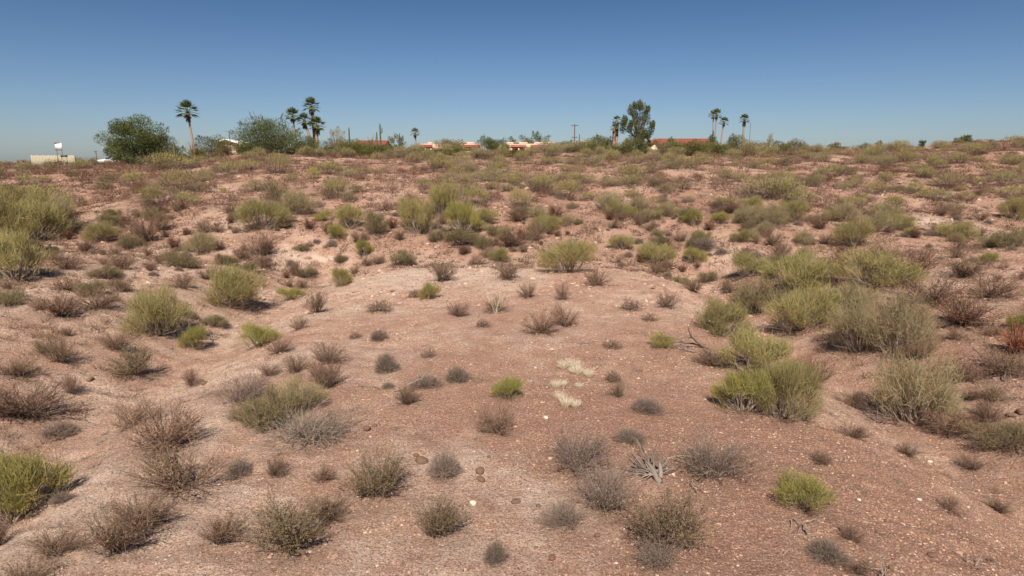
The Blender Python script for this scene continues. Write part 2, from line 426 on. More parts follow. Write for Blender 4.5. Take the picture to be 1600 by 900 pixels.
def vase(seed, Wd, H, key, nst=60, ntw=14, tw=.010, leafy=.5, wood='dwood', hang=0.0):
    """open shrub: thin stems fanning up from one root, side twigs, tiny leaves"""
    r = np.random.default_rng(seed); fo = MB(); st = MB(); R = Wd / 2
    ks = r.uniform(0, 2 * np.pi, 6); az = ks[r.integers(0, 6, nst)] + r.normal(size=nst) * .8; q = r.uniform(.10, 1, nst) ** .55 * (.86 + .14 * np.cos(az - ks[0]))
    tip = np.stack([R * q * np.cos(az), R * q * np.sin(az), H * np.sqrt(np.clip(1.05 - q ** 2 * .88, .05, 1)) * r.uniform(.55, 1.08, nst)], 1)
    P0 = np.stack([r.normal(size=nst) * .05 * Wd, r.normal(size=nst) * .04 * Wd, np.full(nst, -.03)], 1)
    D = tip - P0; L = np.linalg.norm(D, axis=1)
    bend = norm(D * [1, 1, 0]) * r.uniform(-.05, .22, (nst, 1)) * [1, 1, 0] + r.normal(size=(nst, 3)) * .06
    C = st.ribbons(P0, norm(D) - bend, L, tw * 1.5, bend=bend, nseg=4, r=r, tipw=.4)
    st.ribbons(P0, norm(D) - bend, L, tw * 1.5, bend=bend, nseg=4, r=r, tipw=.4)
    n = nst * ntw; k = np.repeat(np.arange(nst), ntw); u = r.uniform(.28, 1.0, n)
    Q = P0[k] + L[k][:, None] * (u[:, None] * (norm(D) - bend)[k] + (u ** 2)[:, None] * bend[k])
    D2 = norm(D)[k] * .7 + r.normal(size=(n, 3)) * .5 + [0, 0, .25 - hang]
    L2 = Wd * .19 * r.uniform(.4, 1.3, n)
    fo.ribbons(Q, D2, L2, tw * .8, bend=r.normal(size=(n, 3)) * .12, nseg=2, r=r)
    nlf = int(n * leafy * 2)
    kk = r.integers(0, n, nlf); Q2 = Q[kk] + norm(D2)[kk] * (L2[kk] * r.uniform(.3, 1, nlf))[:, None]
    fo.ribbons(Q2, r.normal(size=(nlf, 3)) + [0, 0, .4], .022 * r.uniform(.7, 1.4, nlf), .016, nseg=1, r=r, tipw=.6)
    return fo.mesh('foliage', M[key]), st.mesh('stems', M[wood])

def mound(seed, Wd, H, key, n=2200, tw=.006, wood='wood'):
    """low rounded shrub of fine tangled twigs"""
    r = np.random.default_rng(seed); fo = MB(); st = MB(); R = Wd / 2
    u = norm(r.normal(size=(n, 3))); u[:, 2] = np.abs(u[:, 2]); rr = r.uniform(.15, 1, (n, 1)) ** .5
    lob = 1 + .22 * np.sin(3 * np.arctan2(u[:, 1], u[:, 0]) + seed)[:, None] * (1 - u[:, 2:3])
    P = u * rr * np.array([R, R, H]) * .85 * lob
    D = norm(P + [0, 0, .15 * H]) + r.normal(size=(n, 3)) * .45
    fo.ribbons(P, D, Wd * .17 * r.uniform(.4, 1.2, n), tw * r.uniform(.7, 1.3, n), bend=r.normal(size=(n, 3)) * .2, nseg=2, r=r)
    m = 60; D = norm(np.abs(r.normal(size=(m, 3))) * [1, 1, .8] * r.choice([-1, 1], (m, 3)) * [1, 1, 1]); D[:, 2] = np.abs(D[:, 2]) + .2
    st.ribbons(np.zeros((m, 3)), D, np.linalg.norm(norm(D) * [R, R, H], axis=1) * .85, .014, bend=r.normal(size=(m, 3)) * .15, nseg=3, r=r)
    return fo.mesh('foliage', M[key]), st.mesh('stems', M[wood])

def tuft_far(seed, Wd, H, key, n=260, sz=.16, wd=.045, up=.7, wood='dwood'):
    """a shrub seen from far: one mesh of stems and leaf clumps"""
    r = np.random.default_rng(seed); fo = MB(); R = Wd / 2
    nl = 8; a = 2 * np.pi * np.arange(nl) * .618; q = np.sqrt((np.arange(nl) + .3) / nl) * .75
    C = np.stack([R * q * np.cos(a), R * q * np.sin(a), H * (.62 - .3 * q ** 2 + r.uniform(-.12, .12, nl))], 1)
    k = r.integers(0, nl, n)
    u = norm(r.normal(size=(n, 3))) * r.uniform(0, 1, (n, 1)) ** .4 * R * .40; u[:, 2] *= .8
    P = C[k] + u; P[:, 2] = np.maximum(P[:, 2], .02)
    D = norm(P) * .7 + [0, 0, up] + r.normal(size=(n, 3)) * .4
    fo.ribbons(P - norm(D) * sz * .5, D, sz * r.uniform(.5, 1.6, n), wd * r.uniform(.6, 1.4, n), bend=r.normal(size=(n, 3)) * .1, nseg=1, r=r)
    n2 = n // 6; P = np.stack([r.normal(size=n2) * R * .3, r.normal(size=n2) * R * .3, np.zeros(n2)], 1); D = norm(P) * .8 + [0, 0, .9]
    fo.ribbons(P, D, H * .75, wd * .6, nseg=1, r=r, mat=1, bend=r.normal(size=(n2, 3)) * .15)
    return fo.mesh('shrub', [M[key], M[wood]])

def gnarl(mb, r, p, d, L, rad, depth, sides=5, spread=.6, up=.0, tint=None, wig=.16):
    n = 6; pts = [p.copy()]; rs = [rad]; d = d / np.linalg.norm(d)
    for i in range(n):
        d = d + r.normal(size=3) * wig + np.array([0, 0, up]); d /= np.linalg.norm(d)
        p = p + d * L / n; pts.append(p.copy()); rs.append(rad * (1 - .7 * (i + 1) / n))
        if depth > 0 and i >= 1 and r.random() < .62:
            dd = d + r.normal(size=3) * spread; gnarl(mb, r, p.copy(), dd, L * r.uniform(.4, .7), rs[-1] * .65, depth - 1, max(3, sides - 1), spread, up, tint, wig)
    mb.tube(pts, rs, sides, r.random() if tint is None else tint)

NEAR = {}
def variants(key, fn, n):
    NEAR[key] = [fn(i) for i in range(n)]
# canonical sizes: width, height
SIZE = {'P': (3.0, 1.9), 'Y': (2.0, 1.3), 'L': (3.0, 1.8), 'O': (2.2, 1.3), 'B': (1.4, .85), 'C': (1.4, .95), 'G': (.8, .42), 'R': (1.3, .8), 'T': (.55, .3), 'N': (1.4, .9), 'W': (1.8, .75)}
variants('P', lambda i: broom(10 + i, 3.0, 1.9, 5200, 'green', .012, .40), 5)
variants('Y', lambda i: broom(30 + i, 2.0, 1.3, 3600, 'yellow', .010, .28), 4)
variants('L', lambda i: broom(50 + i, 3.0, 1.8, 4000, 'pale', .011, .40, 1.3), 4)
variants('O', lambda i: broom(70 + i, 2.2, 1.3, 3600, 'olive', .010, .28, 1.3, wood='dwood'), 3)
variants('B', lambda i: vase(90 + i, 1.4, .85, 'brown', 62, 18, .0075, .5), 5)
variants('C', lambda i: vase(110 + i, 1.4, .95, 'creo', 62, 18, .0075, 1.0), 3)
variants('G', lambda i: mound(130 + i, .8, .42, 'purple'), 4)
variants('R', lambda i: vase(150 + i, 1.3, .8, 'red', 60, 16, .010, .8), 3)
variants('N', lambda i: vase(170 + i, 1.4, .9, 'orange', 60, 18, .012, 1.0), 1)
variants('W', lambda i: vase(400 + i, 1.8, .75, 'purple', 80, 17, .006, .5, 'wood'), 3)
variants('T', lambda i: mound(190 + i, .55, .3, 'brown', 420, .010), 4)
FAR = {
 'P': [tuft_far(200 + i, 3.0, 1.9, 'green', 1300, .17, .028, .45) for i in range(5)],
 'Y': [tuft_far(210 + i, 2.0, 1.3, 'yellow', 700, .16, .028) for i in range(3)],
 'L': [tuft_far(220 + i, 3.0, 1.8, 'pale', 1300, .17, .028, .4) for i in range(5)],
 'O': [tuft_far(230 + i, 2.2, 1.3, 'olive', 900, .15, .026, .45) for i in range(4)],
 'B': [tuft_far(240 + i, 1.4, .85, 'brown', 330, .15, .022, .6) for i in range(5)],
 'G': [tuft_far(250 + i, .8, .42, 'purple', 260, .10, .018, .5) for i in range(4)],
 'R': [tuft_far(260 + i, 1.3, .8, 'red', 300, .14, .024, .6) for i in range(3)],
}
FAR['C'] = FAR['O']; FAR['W'] = FAR['B']; FAR['T'] = FAR['G']; FAR['N'] = FAR['R']
KNAME = {'W': 'wispy_grey_shrub', 'P': 'palo_verde_bush', 'Y': 'yellow_green_bush', 'L': 'pale_palo_verde_bush', 'O': 'olive_bush', 'B': 'brown_shrub', 'C': 'creosote_shrub',
         'G': 'grey_shrub', 'R': 'red_brown_shrub', 'T': 'dry_tuft', 'N': 'rust_shrub'}
KCAT = {'W': 'shrub', 'P': 'bush', 'Y': 'bush', 'L': 'bush', 'O': 'bush', 'B': 'shrub', 'C': 'shrub', 'G': 'shrub', 'R': 'shrub', 'T': 'dry tuft', 'N': 'shrub'}

PLANTS = []       # footprint circles of everything planted: x, y, radius
def plant(kind, x, y, z, w, h, label, group=None, near=None, rot=None, var=None):
    cw, ch = SIZE[kind]; near = (y < 60) if near is None else near
    sc = (w / cw, w / cw * random.uniform(.82, 1.18), h / ch)
    rz = random.uniform(0, 6.28) if rot is None else rot
    rot3 = (random.uniform(-.13, .13), random.uniform(-.13, .13), rz)
    if near:
        fo, st = NEAR[kind][random.randrange(len(NEAR[kind])) if var is None else var]
        e = link(KNAME[kind], None, None, (x, y, z - .02), rot3, sc); e.empty_display_size = .1
        link('foliage', fo, e)
        if st: link('stems', st, e)
    else:
        e = link(KNAME[kind], random.choice(FAR[kind]), None, (x, y, z - .03), rot3, sc)
    tag(e, label, KCAT[kind], group)
    PLANTS.append((x, y, w / 2))
    return e

def plant_px(kind, px, pyb, wpx, hpx, label, group=None, **k):
    """a bush whose lowest visible edge is at pyb, seen wpx wide and hpx high"""
    x, y, z, t = at(px, pyb)
    # step the foot back by half the depth
    w = wpx * t / F
    x2 = x * (y + w * .4) / max(y, .1); y2 = y + w * .4
    s = math.sin(math.atan2(CAM[2] - z, math.hypot(x, y))); c = math.sqrt(1 - s * s)
    d = t * (y2 / y)
    w = wpx * d / F; h = (hpx * d / F - .55 * w * s) / c
    h = min(max(h, .38 * w), 1.0 * w)
    return plant(kind, x2, y2, float(terrain(x2, y2)), w, h, label, group, **k)
# ------------------------------------------------------------------ the ground: one sheet out past the ridge
def build_ground():
    ys = [-40.0]
    while ys[-1] < 3400:
        y = ys[-1]
        st = 3 if y < 2 else (1.0 if y < 5 else .085 + max(0, y - 12) * .0075 if y < 140 else (y - 138) * .05 + 1)
        ys.append(y + st)
    ys = np.array(ys); nx = 400
    u = np.linspace(-1, 1, nx); wdt = 26 + 1.15 * np.maximum(ys, 0)
    uu = np.sign(u) * (.55 * np.abs(u) + .45 * np.abs(u) ** 3)
    X = uu[None] * wdt[:, None]; Y = np.repeat(ys[:, None], nx, 1); Z = terrain(X, Y)
    V = np.stack([X, Y, Z], -1).reshape(-1, 3)
    i = np.arange(len(ys) - 1)[:, None] * nx + np.arange(nx - 1)[None]
    f = np.stack([i, i + 1, i + nx + 1, i + nx], -1).reshape(-1, 4)
    mb = MB(); mb.add(V, f); me = mb.mesh('desert_ground', M['ground'], True)
    o = link('desert_ground', me); tag(o, 'reddish stony desert soil rising from the knoll to the ridge', 'ground', kind='structure')
    return me
GROUND = build_ground()
# bare pale spots of soil (photo column, row, width, strength; negative = redder)
PALE = [(800, 430, 260, .45), (700, 425, 160, .3), (640, 720, 110, .4), (730, 725, 110, .4), (870, 790, 120, .35), (1100, 500, 260, .1), (1400, 340, 60, .5), (1460, 345, 50, .5),
        (1450, 420, 180, .35), (1530, 620, 140, .3), (350, 660, 120, .35), (340, 640, 60, .3), (120, 760, 160, .25), (60, 600, 200, .25), (200, 460, 220, .25), (600, 590, 60, .4), (70, 740, 90, .2),
        (420, 575, 40, .3), (1290, 830, 120, .2), (720, 880, 400, .1), (1170, 400, 120, .2), (350, 350, 140, .2),
        (950, 620, 420, -.22), (1100, 640, 360, -.22), (1450, 830, 420, -.38), (1250, 700, 300, -.30), (480, 520, 160, -.2), (700, 560, 260, -.15), (1300, 590, 200, -.3), (1090, 330, 120, -.45), (820, 305, 100, -.5), (1250, 290, 60, -.7), (870, 340, 120, -.4), (640, 400, 100, -.2)]
# ------------------------------------------------------------------ buildings, palms, trees and poles along the ridge
def U(px_w, dist): return px_w * dist / F

def flat_house(px0, px1, top_py, dist, blocks, porch, label, windows):
    x0 = U(px0 - 800, dist) ; x1 = U(px1 - 800, dist)
    _, _, z, H = on_ridge((px0 + px1) / 2, top_py, dist)
    cx = (x0 + x1) / 2; e = link('flat_roofed_house', None, None, (cx, dist, z)); tag(e, label, 'house')
    H0 = H - U(3.0, dist)
    mb = MB(); mb.box((0, 5, H0 / 2), (x1 - x0, 10, H0)); link('wall', mb.mesh('wall', M['stucco']), e)
    for a, b, up in blocks:         # raised parapets with a dark scupper grille
        a = U(a - 800, dist) - cx; b = U(b - 800, dist) - cx
        hh = U(up, dist); mb = MB(); mb.box(((a + b) / 2, 3.4, H0 + hh / 2 - .01), (b - a, 6.5, hh + .02), taper=.97)
        p = link('parapet', mb.mesh('parapet', M['stucco']), e)
    for a, b in windows:
        a = U(a - 800, dist) - cx; b = U(b - 800, dist) - cx
        mb = MB(); mb.box(((a + b) / 2, .08, H0 + U(1.2, dist)), (b - a, .25, U(1.5, dist))); link('vent_grille', mb.mesh('vent_grille', M['dark']), e)
    for a, b in porch:
        a = U(a - 800, dist) - cx; b = U(b - 800, dist) - cx; w = b - a
        mb = MB(); n = int(w / .25)
        z1, z0 = H0 - .25, H0 - .95
        for i in range(n):          # barrel tile rows
            xx = a + (i + .5) * w / n; mb.tube([[xx, -2.1, z0], [xx, -.02, z1]], [.14, .12], 6, (i * .37) % 1)
        mb.box(((a + b) / 2, -1.06, (z0 + z1) / 2 - .14), (w, 2.0, .12)); link('tile_roof', mb.mesh('tile_roof', M['tile']), e)
        mb = MB(); mb.box(((a + b) / 2, -.03, (z0 - .1) / 2), (w - .5, .06, z0 - .3)); link('porch_shade_panel', mb.mesh('shade_panel', M['dark']), e)  # flat dark panel on the solid wall, painted shade under the porch roof
        k = max(2, int(w / 2.6))
        for i in range(k + 1):
            mb = MB(); mb.box((a + .2 + i * (w - .4) / k, -1.95, (z0 - .1) / 2), (.28, .28, z0 - .1)); link('post', mb.mesh('post', M['stucco']), e)
    return e
flat_house(660, 752, 221.5, 150, [(671, 679, 2.2), (716, 742, 2.4)], [(660, 679), (716, 752)], 'low peach stucco house with red tile porch, left of the two peach ones', [(722, 731)])
flat_house(788, 866, 221.5, 150, [(791, 824, 2.4), (834, 866, 2.4)], [(798, 822), (828, 866)], 'low peach stucco house with red tile porch, right of the two peach ones', [(802, 811), (848, 855)])

def gable_house(px0, px1, top_py, dist, label, wallm, roofm, rise=1.2, depth=9, ridge_x=True, gable_px=None):
    x0, x1 = U(px0 - 800, dist), U(px1 - 800, dist); _, _, z, H = on_ridge((px0 + px1) / 2, top_py, dist); cx = (x0 + x1) / 2; w = x1 - x0
    e = link('gabled_house', None, None, (cx, dist, z)); tag(e, label, 'house')
    h = H - rise; mb = MB(); mb.box((0, depth / 2, h / 2), (w - .8, depth - .8, h)); link('wall', mb.mesh('wall', wallm), e)
    mb = MB(); t = .14
    if ridge_x:   # ridge runs across the view
        V = [[-w / 2, -.4, h - .1], [w / 2, -.4, h - .1], [w / 2, depth / 2, H], [-w / 2, depth / 2, H], [-w / 2, depth + .4, h - .1], [w / 2, depth + .4, h - .1]]
        n = int(w / .3)
        for i in range(n):
            xx = -w / 2 + (i + .5) * w / n; mb.tube([[xx, -.4, h - .1], [xx, depth / 2, H]], [.16, .14], 6, (i * .61) % 1)
        F_ = [[0, 1, 2, 3], [3, 2, 5, 4]]
        W_ = MB(); W_.add([[-w / 2 + .5, .4, h - .05], [-w / 2 + .5, depth - .4, h - .05], [-w / 2 + .5, depth / 2, H - .1], [w / 2 - .5, .4, h - .05], [w / 2 - .5, depth - .4, h - .05], [w / 2 - .5, depth / 2, H - .1]], [[0, 1, 2], [3, 4, 5]]); link('gable', W_.mesh('gable', wallm), e)
    else:
        V = [[-w / 2, -.5, h - .1], [-w / 2, depth, h - .1], [0, depth, H], [0, -.5, H], [w / 2, -.5, h - .1], [w / 2, depth, h - .1]]
        F_ = [[0, 3, 2, 1], [3, 4, 5, 2]]
        W_ = MB(); W_.add([[-w / 2 + .4, .38, h - .05], [w / 2 - .4, .38, h - .05], [0, .38, H - .12], [-w / 2 + .4, .5, h - .05], [w / 2 - .4, .5, h - .05], [0, .5, H - .12]], [[0, 1, 2], [3, 4, 5]]); link('gable', W_.mesh('gable', wallm), e)
    V = np.array(V); mb.add(V, F_); mb.add(V - [0, 0, t], F_)
    ed = [(0, 1), (1, 2), (2, 3), (3, 0)] if ridge_x else [(0, 3), (3, 4)]
    for a, b in ed: mb.add([V[a], V[b], V[b] - [0, 0, t], V[a] - [0, 0, t]], [[0, 1, 2, 3]])
    link('roof', mb.mesh('roof', roofm), e)
    for i in range(max(1, int(w / 4))):
        xx = -w / 2 + 2 + i * 4
        if xx > w / 2 - 1: break
        mb = MB(); mb.box((xx, .36, h * .55), (1.2, .16, 1.1)); p = link('window', mb.mesh('window', M['white']), e)
        mb = MB(); mb.box((xx, .27, h * .55), (1.0, .04, .9)); link('pane', mb.mesh('pane', M['glass']), p)
    return e
gable_house(1022, 1108, 216, 152, 'long house with red tile roof behind trees, right of the tall dark tree', M['stucco'], M['tile'], 1.5)
gable_house(1009, 1026, 217.5, 138, 'small cream gabled wing in front of the long red-roofed house', M['cream'], M['tile'], .9, 6, False)
gable_house(556, 606, 219, 150, 'house with red tile roof half hidden by the ocotillo and saguaro', M['cream'], M['tile'], 1.2)
gable_house(346, 384, 217, 132, 'cream house with a white roof edge between green bushes, left of the dark mesquite', M['cream'], M['white'], .7, 7, False)
gable_house(452, 463, 226, 140, 'white roofed shed showing through the dark mesquite', M['cream'], M['white'], .6, 6, True)

# pale wall on the left skyline: separate upright blocks between posts
xa, xb, dw = U(64 - 800, 104), U(131 - 800, 104), 104
zf = [float(terrain(xa + (xb - xa) * u, dw)) for u in (0, .5, 1)]
_, _, zz, Hw = on_ridge(97, 243, dw); ztop = zz + Hw
e = link('picket_wall', None, None, (xa, dw, min(zf))); tag(e, 'long pale cream picket wall on the left skyline below the white sign', 'wall')
n = 30; pm = None
hw = ztop - min(zf) + .25
mbp = MB(); mbp.box((0, 0, hw / 2 - .25), ((xb - xa) / n * .70, .20, hw)); pick = mbp.mesh('picket', M['wall'])
for i in range(n):
    link('picket', pick, e, ((xb - xa) * (i + .5) / n, 0, .0 if i % 4 else .06))
mbp = MB(); mbp.box(((xb - xa) / 2, .14, hw * .5 - .25), (xb - xa, .10, hw * .86)); link('gap_shade_backing', mbp.mesh('gap_shade_backing', M['pole']), e)  # dark sheet behind the pickets, its colour standing in for shade in the gaps
# sign on two posts
x, y, z, H = on_ridge(90.5, 223, 103)
e = link('sign_board', None, None, (x, y, z)); tag(e, 'white square sign on two thin posts above the pale wall, left skyline', 'sign')
s = U(11, 103); mb = MB(); mb.box((0, 0, H - s * .5), (s, .06, s)); b = link('panel', mb.mesh('panel', M['sign']), e, None, (0, 0, -.1))
for zz_, hh_ in ((H - .04, .12), (H - s * .97, .09)):
    mb = MB(); mb.box((0, -.05, zz_), (s * 1.03, .05, hh_)); link('frame_bar', mb.mesh('frame_bar', M['pole']), e)
for sx in (-.36, .36): mb = MB(); mb.tube([[sx * s, .06, -.2], [sx * s, .06, H - .1]], .04, 6); link('post', mb.mesh('post', M['pole']), e)

# white pickup half sunk behind the brush
def car(px, top, dist, rz, label):
    x, y, z, H = on_ridge(px, top, dist); z = float(terrain(x, y))
    e = link('parked_car', None, None, (x, y, z), (0, 0, rz)); tag(e, label, 'car')
    prof = [(-2.2, .35), (-2.2, .85), (-1.9, .95), (-1.1, 1.0), (-.5, 1.42), (.7, 1.46), (1.3, 1.05), (2.1, 1.0), (2.25, .6), (2.2, .35)]
    mb = MB(); n = len(prof); L = [[a, -.85 + (.12 if b > 1.2 else 0), b] for a, b in prof]; Rr = [[a, .85 - (.12 if b > 1.2 else 0), b] for a, b in prof]
    mb.add(L + Rr, [[i, (i + 1) % n, n + (i + 1) % n, n + i] for i in range(n)])
    c = len(L); mb.add(L + [[0, -.85, .5]], [[i, (i + 1) % n, n] for i in range(n)]); mb.add(Rr + [[0, .85, .5]], [[(i + 1) % n, i, n] for i in range(n)])
    link('body', mb.mesh('body', M['white']), e)
    for sy in (-1, 1):
        mb = MB(); mb.add([[-.95, sy * .862, 1.03], [1.2, sy * .862, 1.05], [.65, sy * .80, 1.38], [-.45, sy * .80, 1.35]], [[0, 1, 2, 3]]); link('side_window', mb.mesh('side_window', M['glass']), e)
    mb = MB(); mb.add([[-1.09, -.72, 1.03], [-1.09, .72, 1.03], [-.56, .66, 1.40], [-.56, -.66, 1.40]], [[0, 1, 2, 3]]); link('windscreen', mb.mesh('windscreen', M['glass']), e)
    for a in (-1.4, 1.4):
        for sy in (-1, 1): mb = MB(); mb.tube([[a, sy * .70, .33], [a, sy * .9, .33]], .33, 14); link('wheel', mb.mesh('wheel', M['rubber']), e)
    return e
car(176, 246.5, 111, 1.15, 'white parked car half hidden by brush at the foot of the big left tree')
x, y, z, H = on_ridge(209, 239.5, 112); mb = MB(); mb.tube([[0, 0, -.3], [0, 0, H * .8], [0, 0, H]], [.45, .40, .08], 10)
o = link('white_tank', mb.mesh('white_tank', M['white'], True), None, (x, y, z)); tag(o, 'small white cone-topped tank in the shade under the big left tree', 'tank')

# palms ---------------------------------------------------------------
def frond_mesh(seed):
    r = np.random.default_rng(seed); mb = MB()
    mb.tube([[0, 0, 0], [.45, 0, .12], [.85, 0, .16]], [.03, .022, .015], 4, .3)
    n = 16; a = np.linspace(-1.35, 1.35, n) + r.normal(size=n) * .04
    D = np.stack([np.cos(a), np.sin(a), np.full(n, -.05) + .12 * np.cos(a)], 1)
    P = np.tile([.85, 0, .16], (n, 1)); L = .62 + .32 * np.cos(a)
    S = np.stack([-np.sin(a), np.cos(a), np.zeros(n)], 1)
    for i in range(n):
        w = .055; p = P[i]; d = D[i]; s_ = S[i]
        m = p + d * L[i] * .55; t = p + d * L[i] + [0, 0, -.10 * L[i]]
        mb.add([p - s_ * .01, p + s_ * .01, m + s_ * w, t, m - s_ * w], [[0, 1, 2, 4]], r.random()); mb.add([m - s_ * w, m + s_ * w, t], [[0, 1, 2]], r.random())
    return mb.mesh('frond', M['frond'])
FR = [frond_mesh(s) for s in range(3)]
def palm(px, crown_py, dist, crown_px, label, lean=0.0, trunk=.17, skirt=.0, group=None, nfr=28, foot=None):
    """crown_py: the middle of the crown"""
    x, y, z, H = on_ridge(px, crown_py, dist)
    bx = x - lean
    z = float(terrain(bx, y)); H = (on_ridge(px, crown_py, dist)[2] + H) - z
    e = link('palm_tree', None, None, (bx, y, z)); tag(e, label, 'palm', group)
    top = np.array([lean, 0, H]); n = 9
    u = np.linspace(0, 1, n); pts = np.stack([lean * u ** 1.5, 0 * u, H * u - .3 * (1 - u)], 1)
    mb = MB(); mb.tube(pts, trunk * (1.25 - .45 * u), 9); link('trunk', mb.mesh('trunk', M['palmwood'], True), e)
    r = np.random.default_rng(int(px * 7)); sc = crown_px * 1.12 * dist / F / 2 / 1.55
    if skirt:
        mb = MB(); m = 260; a = r.uniform(0, 6.28, m); zt = r.uniform(-skirt, 0.1, m)
        P = np.stack([np.cos(a) * trunk * 1.1, np.sin(a) * trunk * 1.1, zt], 1) + top
        D = np.stack([np.cos(a), np.sin(a), np.full(m, -1.6)], 1)
        D[:, :2] *= .5; mb.ribbons(P, D, r.uniform(.3, .6, m) * sc * .9, .09 * sc, nseg=2, r=r, bend=np.array([0, 0, -.15])); link('dead_skirt', mb.mesh('dead_skirt', M['skirt']), e)
    for i in range(nfr):
        el = math.radians(84 - 122 * ((i + .5) / nfr) ** .9); az = i * 2.39996 + r.uniform(-.2, .2)
        link('frond', FR[i % 3], e, tuple(top + [0, 0, .05]), (r.uniform(-.25, .25), -el, az), (sc, sc * .9, sc))
    return e
palm(293, 176, 112, 31, 'tall single palm on the left skyline between the big round tree and the cream house', lean=-.55, trunk=.18, skirt=1.0)
palm(457, 183, 118, 24, 'palm with dark trunk, leftmost of the four clustered palms', trunk=.17, lean=-.5, skirt=.6)
palm(475.5, 190, 116, 22, 'leaning palm second from the left in the cluster of four', trunk=.22, lean=-1.4, skirt=1.0)
palm(486.5, 168, 118, 26, 'tallest palm of the cluster of four', trunk=.26, lean=-.3, skirt=.9)
palm(495, 198, 115, 26, 'short palm at the front right of the cluster of four', trunk=.30, lean=.3, skirt=1.0)
palm(648.5, 209, 130, 15, 'small palm standing left of the left peach house', trunk=.16, lean=-.2, skirt=.5, nfr=20)
palm(964, 190, 118, 15, 'shaggy palm with reddish trunk beside the tall dark tree, taller of two', trunk=.26, skirt=2.4, nfr=18)
palm(960, 201, 117, 14, 'shaggy palm beside the tall dark tree, shorter of two', trunk=.24, skirt=2.0, nfr=18)
palm(1114.5, 181, 134, 15, 'slender palm, left trunk of the touching pair on the right skyline', trunk=.13, lean=-.3, nfr=20, skirt=.3)
palm(1119.5, 180, 130, 17, 'slender palm, right trunk of the touching pair on the right skyline', trunk=.14, skirt=.5, nfr=22)
palm(1131, 192, 132, 15, 'shorter leaning palm just right of the touching pair', trunk=.15, lean=.4, skirt=.4, nfr=22)
palm(1163, 188, 128, 16, 'palm with dark swollen neck, furthest right on the skyline', trunk=.20, skirt=.95, nfr=24)

# trees -----------------------------------------------------------------
def tree(name, px, top_py, base_py, wpx, dist, label, mat='leaf', lobes=16, n=5200, leaf=.20, lw=.055, up=.25, trunk=.16, flat=.9, seed=1, open_=.0, low=.12, cat='tree', xs=None, lobe=None, vase_=False):
    x, y, z, Ht = on_ridge(px, top_py, dist)
    if name == 'green_bush_tree': wpx *= 1.25; n = int(n * 1.3)
    lobe = lobe or (.46 if low < .05 else .36)
    R = U(wpx, dist) / 2; H = Ht
    z = float(terrain(x, y)); e = link(name, None, None, (x, y, z)); tag(e, label, cat)
    r = np.random.default_rng(seed); C = []; i = 0
    while len(C) < lobes and i < 4000:
        i += 1; p = r.uniform(-1, 1, 3)
        q = p[0] ** 2 + p[1] ** 2 + p[2] ** 2
        if (q if p[2] > 0 or low > .05 else p[0] ** 2 + p[1] ** 2) > 1 or q < .12: continue
        p = p * [1 - lobe * .7, 1 - lobe * .7, 1]
        if C and min(np.linalg.norm((np.array(C) - p), axis=1)) < .38 * (14 / lobes) ** .33: continue
        C.append(p)
    C = np.array(C); nl = len(C)
    zc = H * (low + (1 - low) * .5); hz = H * (1 - low) * .5
    Cw = np.stack([C[:, 0] * R, C[:, 1] * R * .9, zc + C[:, 2] * hz * (1 - lobe * .55)], 1)
    rad = r.uniform(.7, 1.2, nl) * lobe
    k = r.integers(0, nl, n); u = norm(r.normal(size=(n, 3))) * r.uniform(0, 1, (n, 1)) ** .38
    P = Cw[k] + u * rad[k][:, None] * [R, R, hz * flat]
    ctr = np.array([0, 0, zc - hz * .5])
    D = norm(P - ctr) + [0, 0, up] + r.normal(size=(n, 3)) * .55
    mb = MB(); mb.ribbons(P, D, leaf * r.uniform(.5, 1.5, n), lw * r.uniform(.6, 1.4, n), nseg=1, r=r, bend=r.normal(size=(n, 3)) * .05, tipw=.5)
    ns = 130 if open_ else 60     # sprigs standing proud of the outline
    kk = r.integers(0, nl, ns)
    for j in range(ns):
        d = norm((Cw[kk[j]] - ctr)[None] + r.normal(size=(1, 3)) * .4)[0]; s0 = Cw[kk[j]] + d * rad[kk[j]] * np.array([R, R, hz]) * .75; LL = (.35 + open_) * r.uniform(.5, 1.3)
        m = 12; tt = r.uniform(0, 1, (m, 1)); mb.ribbons(s0 + d * LL * tt + r.normal(size=(m, 3)) * .04, d + r.normal(size=(m, 3)) * .5 + [0, 0, up], leaf * .7, lw, nseg=1, r=r)
    link('crown', mb.mesh('crown', M[mat]), e)
    mb = MB(); nt = 3 if H > 3 else 2
    hubs = []
    for t_ in range(nt if vase_ or H < 5 else 1):
        b0 = np.array([r.normal() * .12, r.normal() * .12, -.2]); hub = np.array([r.normal() * R * .15, r.normal() * R * .1, H * (low + .18)])
        mb.tube([b0, (b0 + hub) / 2 + r.normal(size=3) * .06, hub], [trunk * 1.25, trunk, trunk * .8], 7, r.random()); hubs.append(hub)
    for j in range(nl):
        h = hubs[j % len(hubs)]; c = Cw[j]; m1 = h * .6 + c * .4 + r.normal(size=3) * .12
        mb.tube([h, m1, c], [trunk * .5, trunk * .32, trunk * .1], 4, r.random())
    link('trunk', mb.mesh('trunk', M['dwood'], True), e)
    return e
T = tree
T('mesquite_tree', 203, 181, 252, 104, 110, 'big round dark green tree on the left skyline, largest of all', 'dleaf', 34, 24000, .28, .075, trunk=.26, seed=3, low=.02, lobe=.33)
T('green_tree', 252, 208, 250, 56, 112, 'smaller green tree leaning on the right side of the big round tree', 'leaf', 14, 6000, .2, .05, seed=4, low=.0)
T('green_bush_tree', 332, 210, 240, 48, 116, 'green bushy tree left of the cream house', 'leaf', 12, 5000, .2, .05, seed=5, low=.0)
T('mesquite_tree', 416, 183, 240, 102, 112, 'spiky-topped dark mesquite left of the palm cluster', 'dleaf', 26, 15000, .28, .065, up=.6, trunk=.16, seed=6, open_=.7, low=.0, vase_=True)
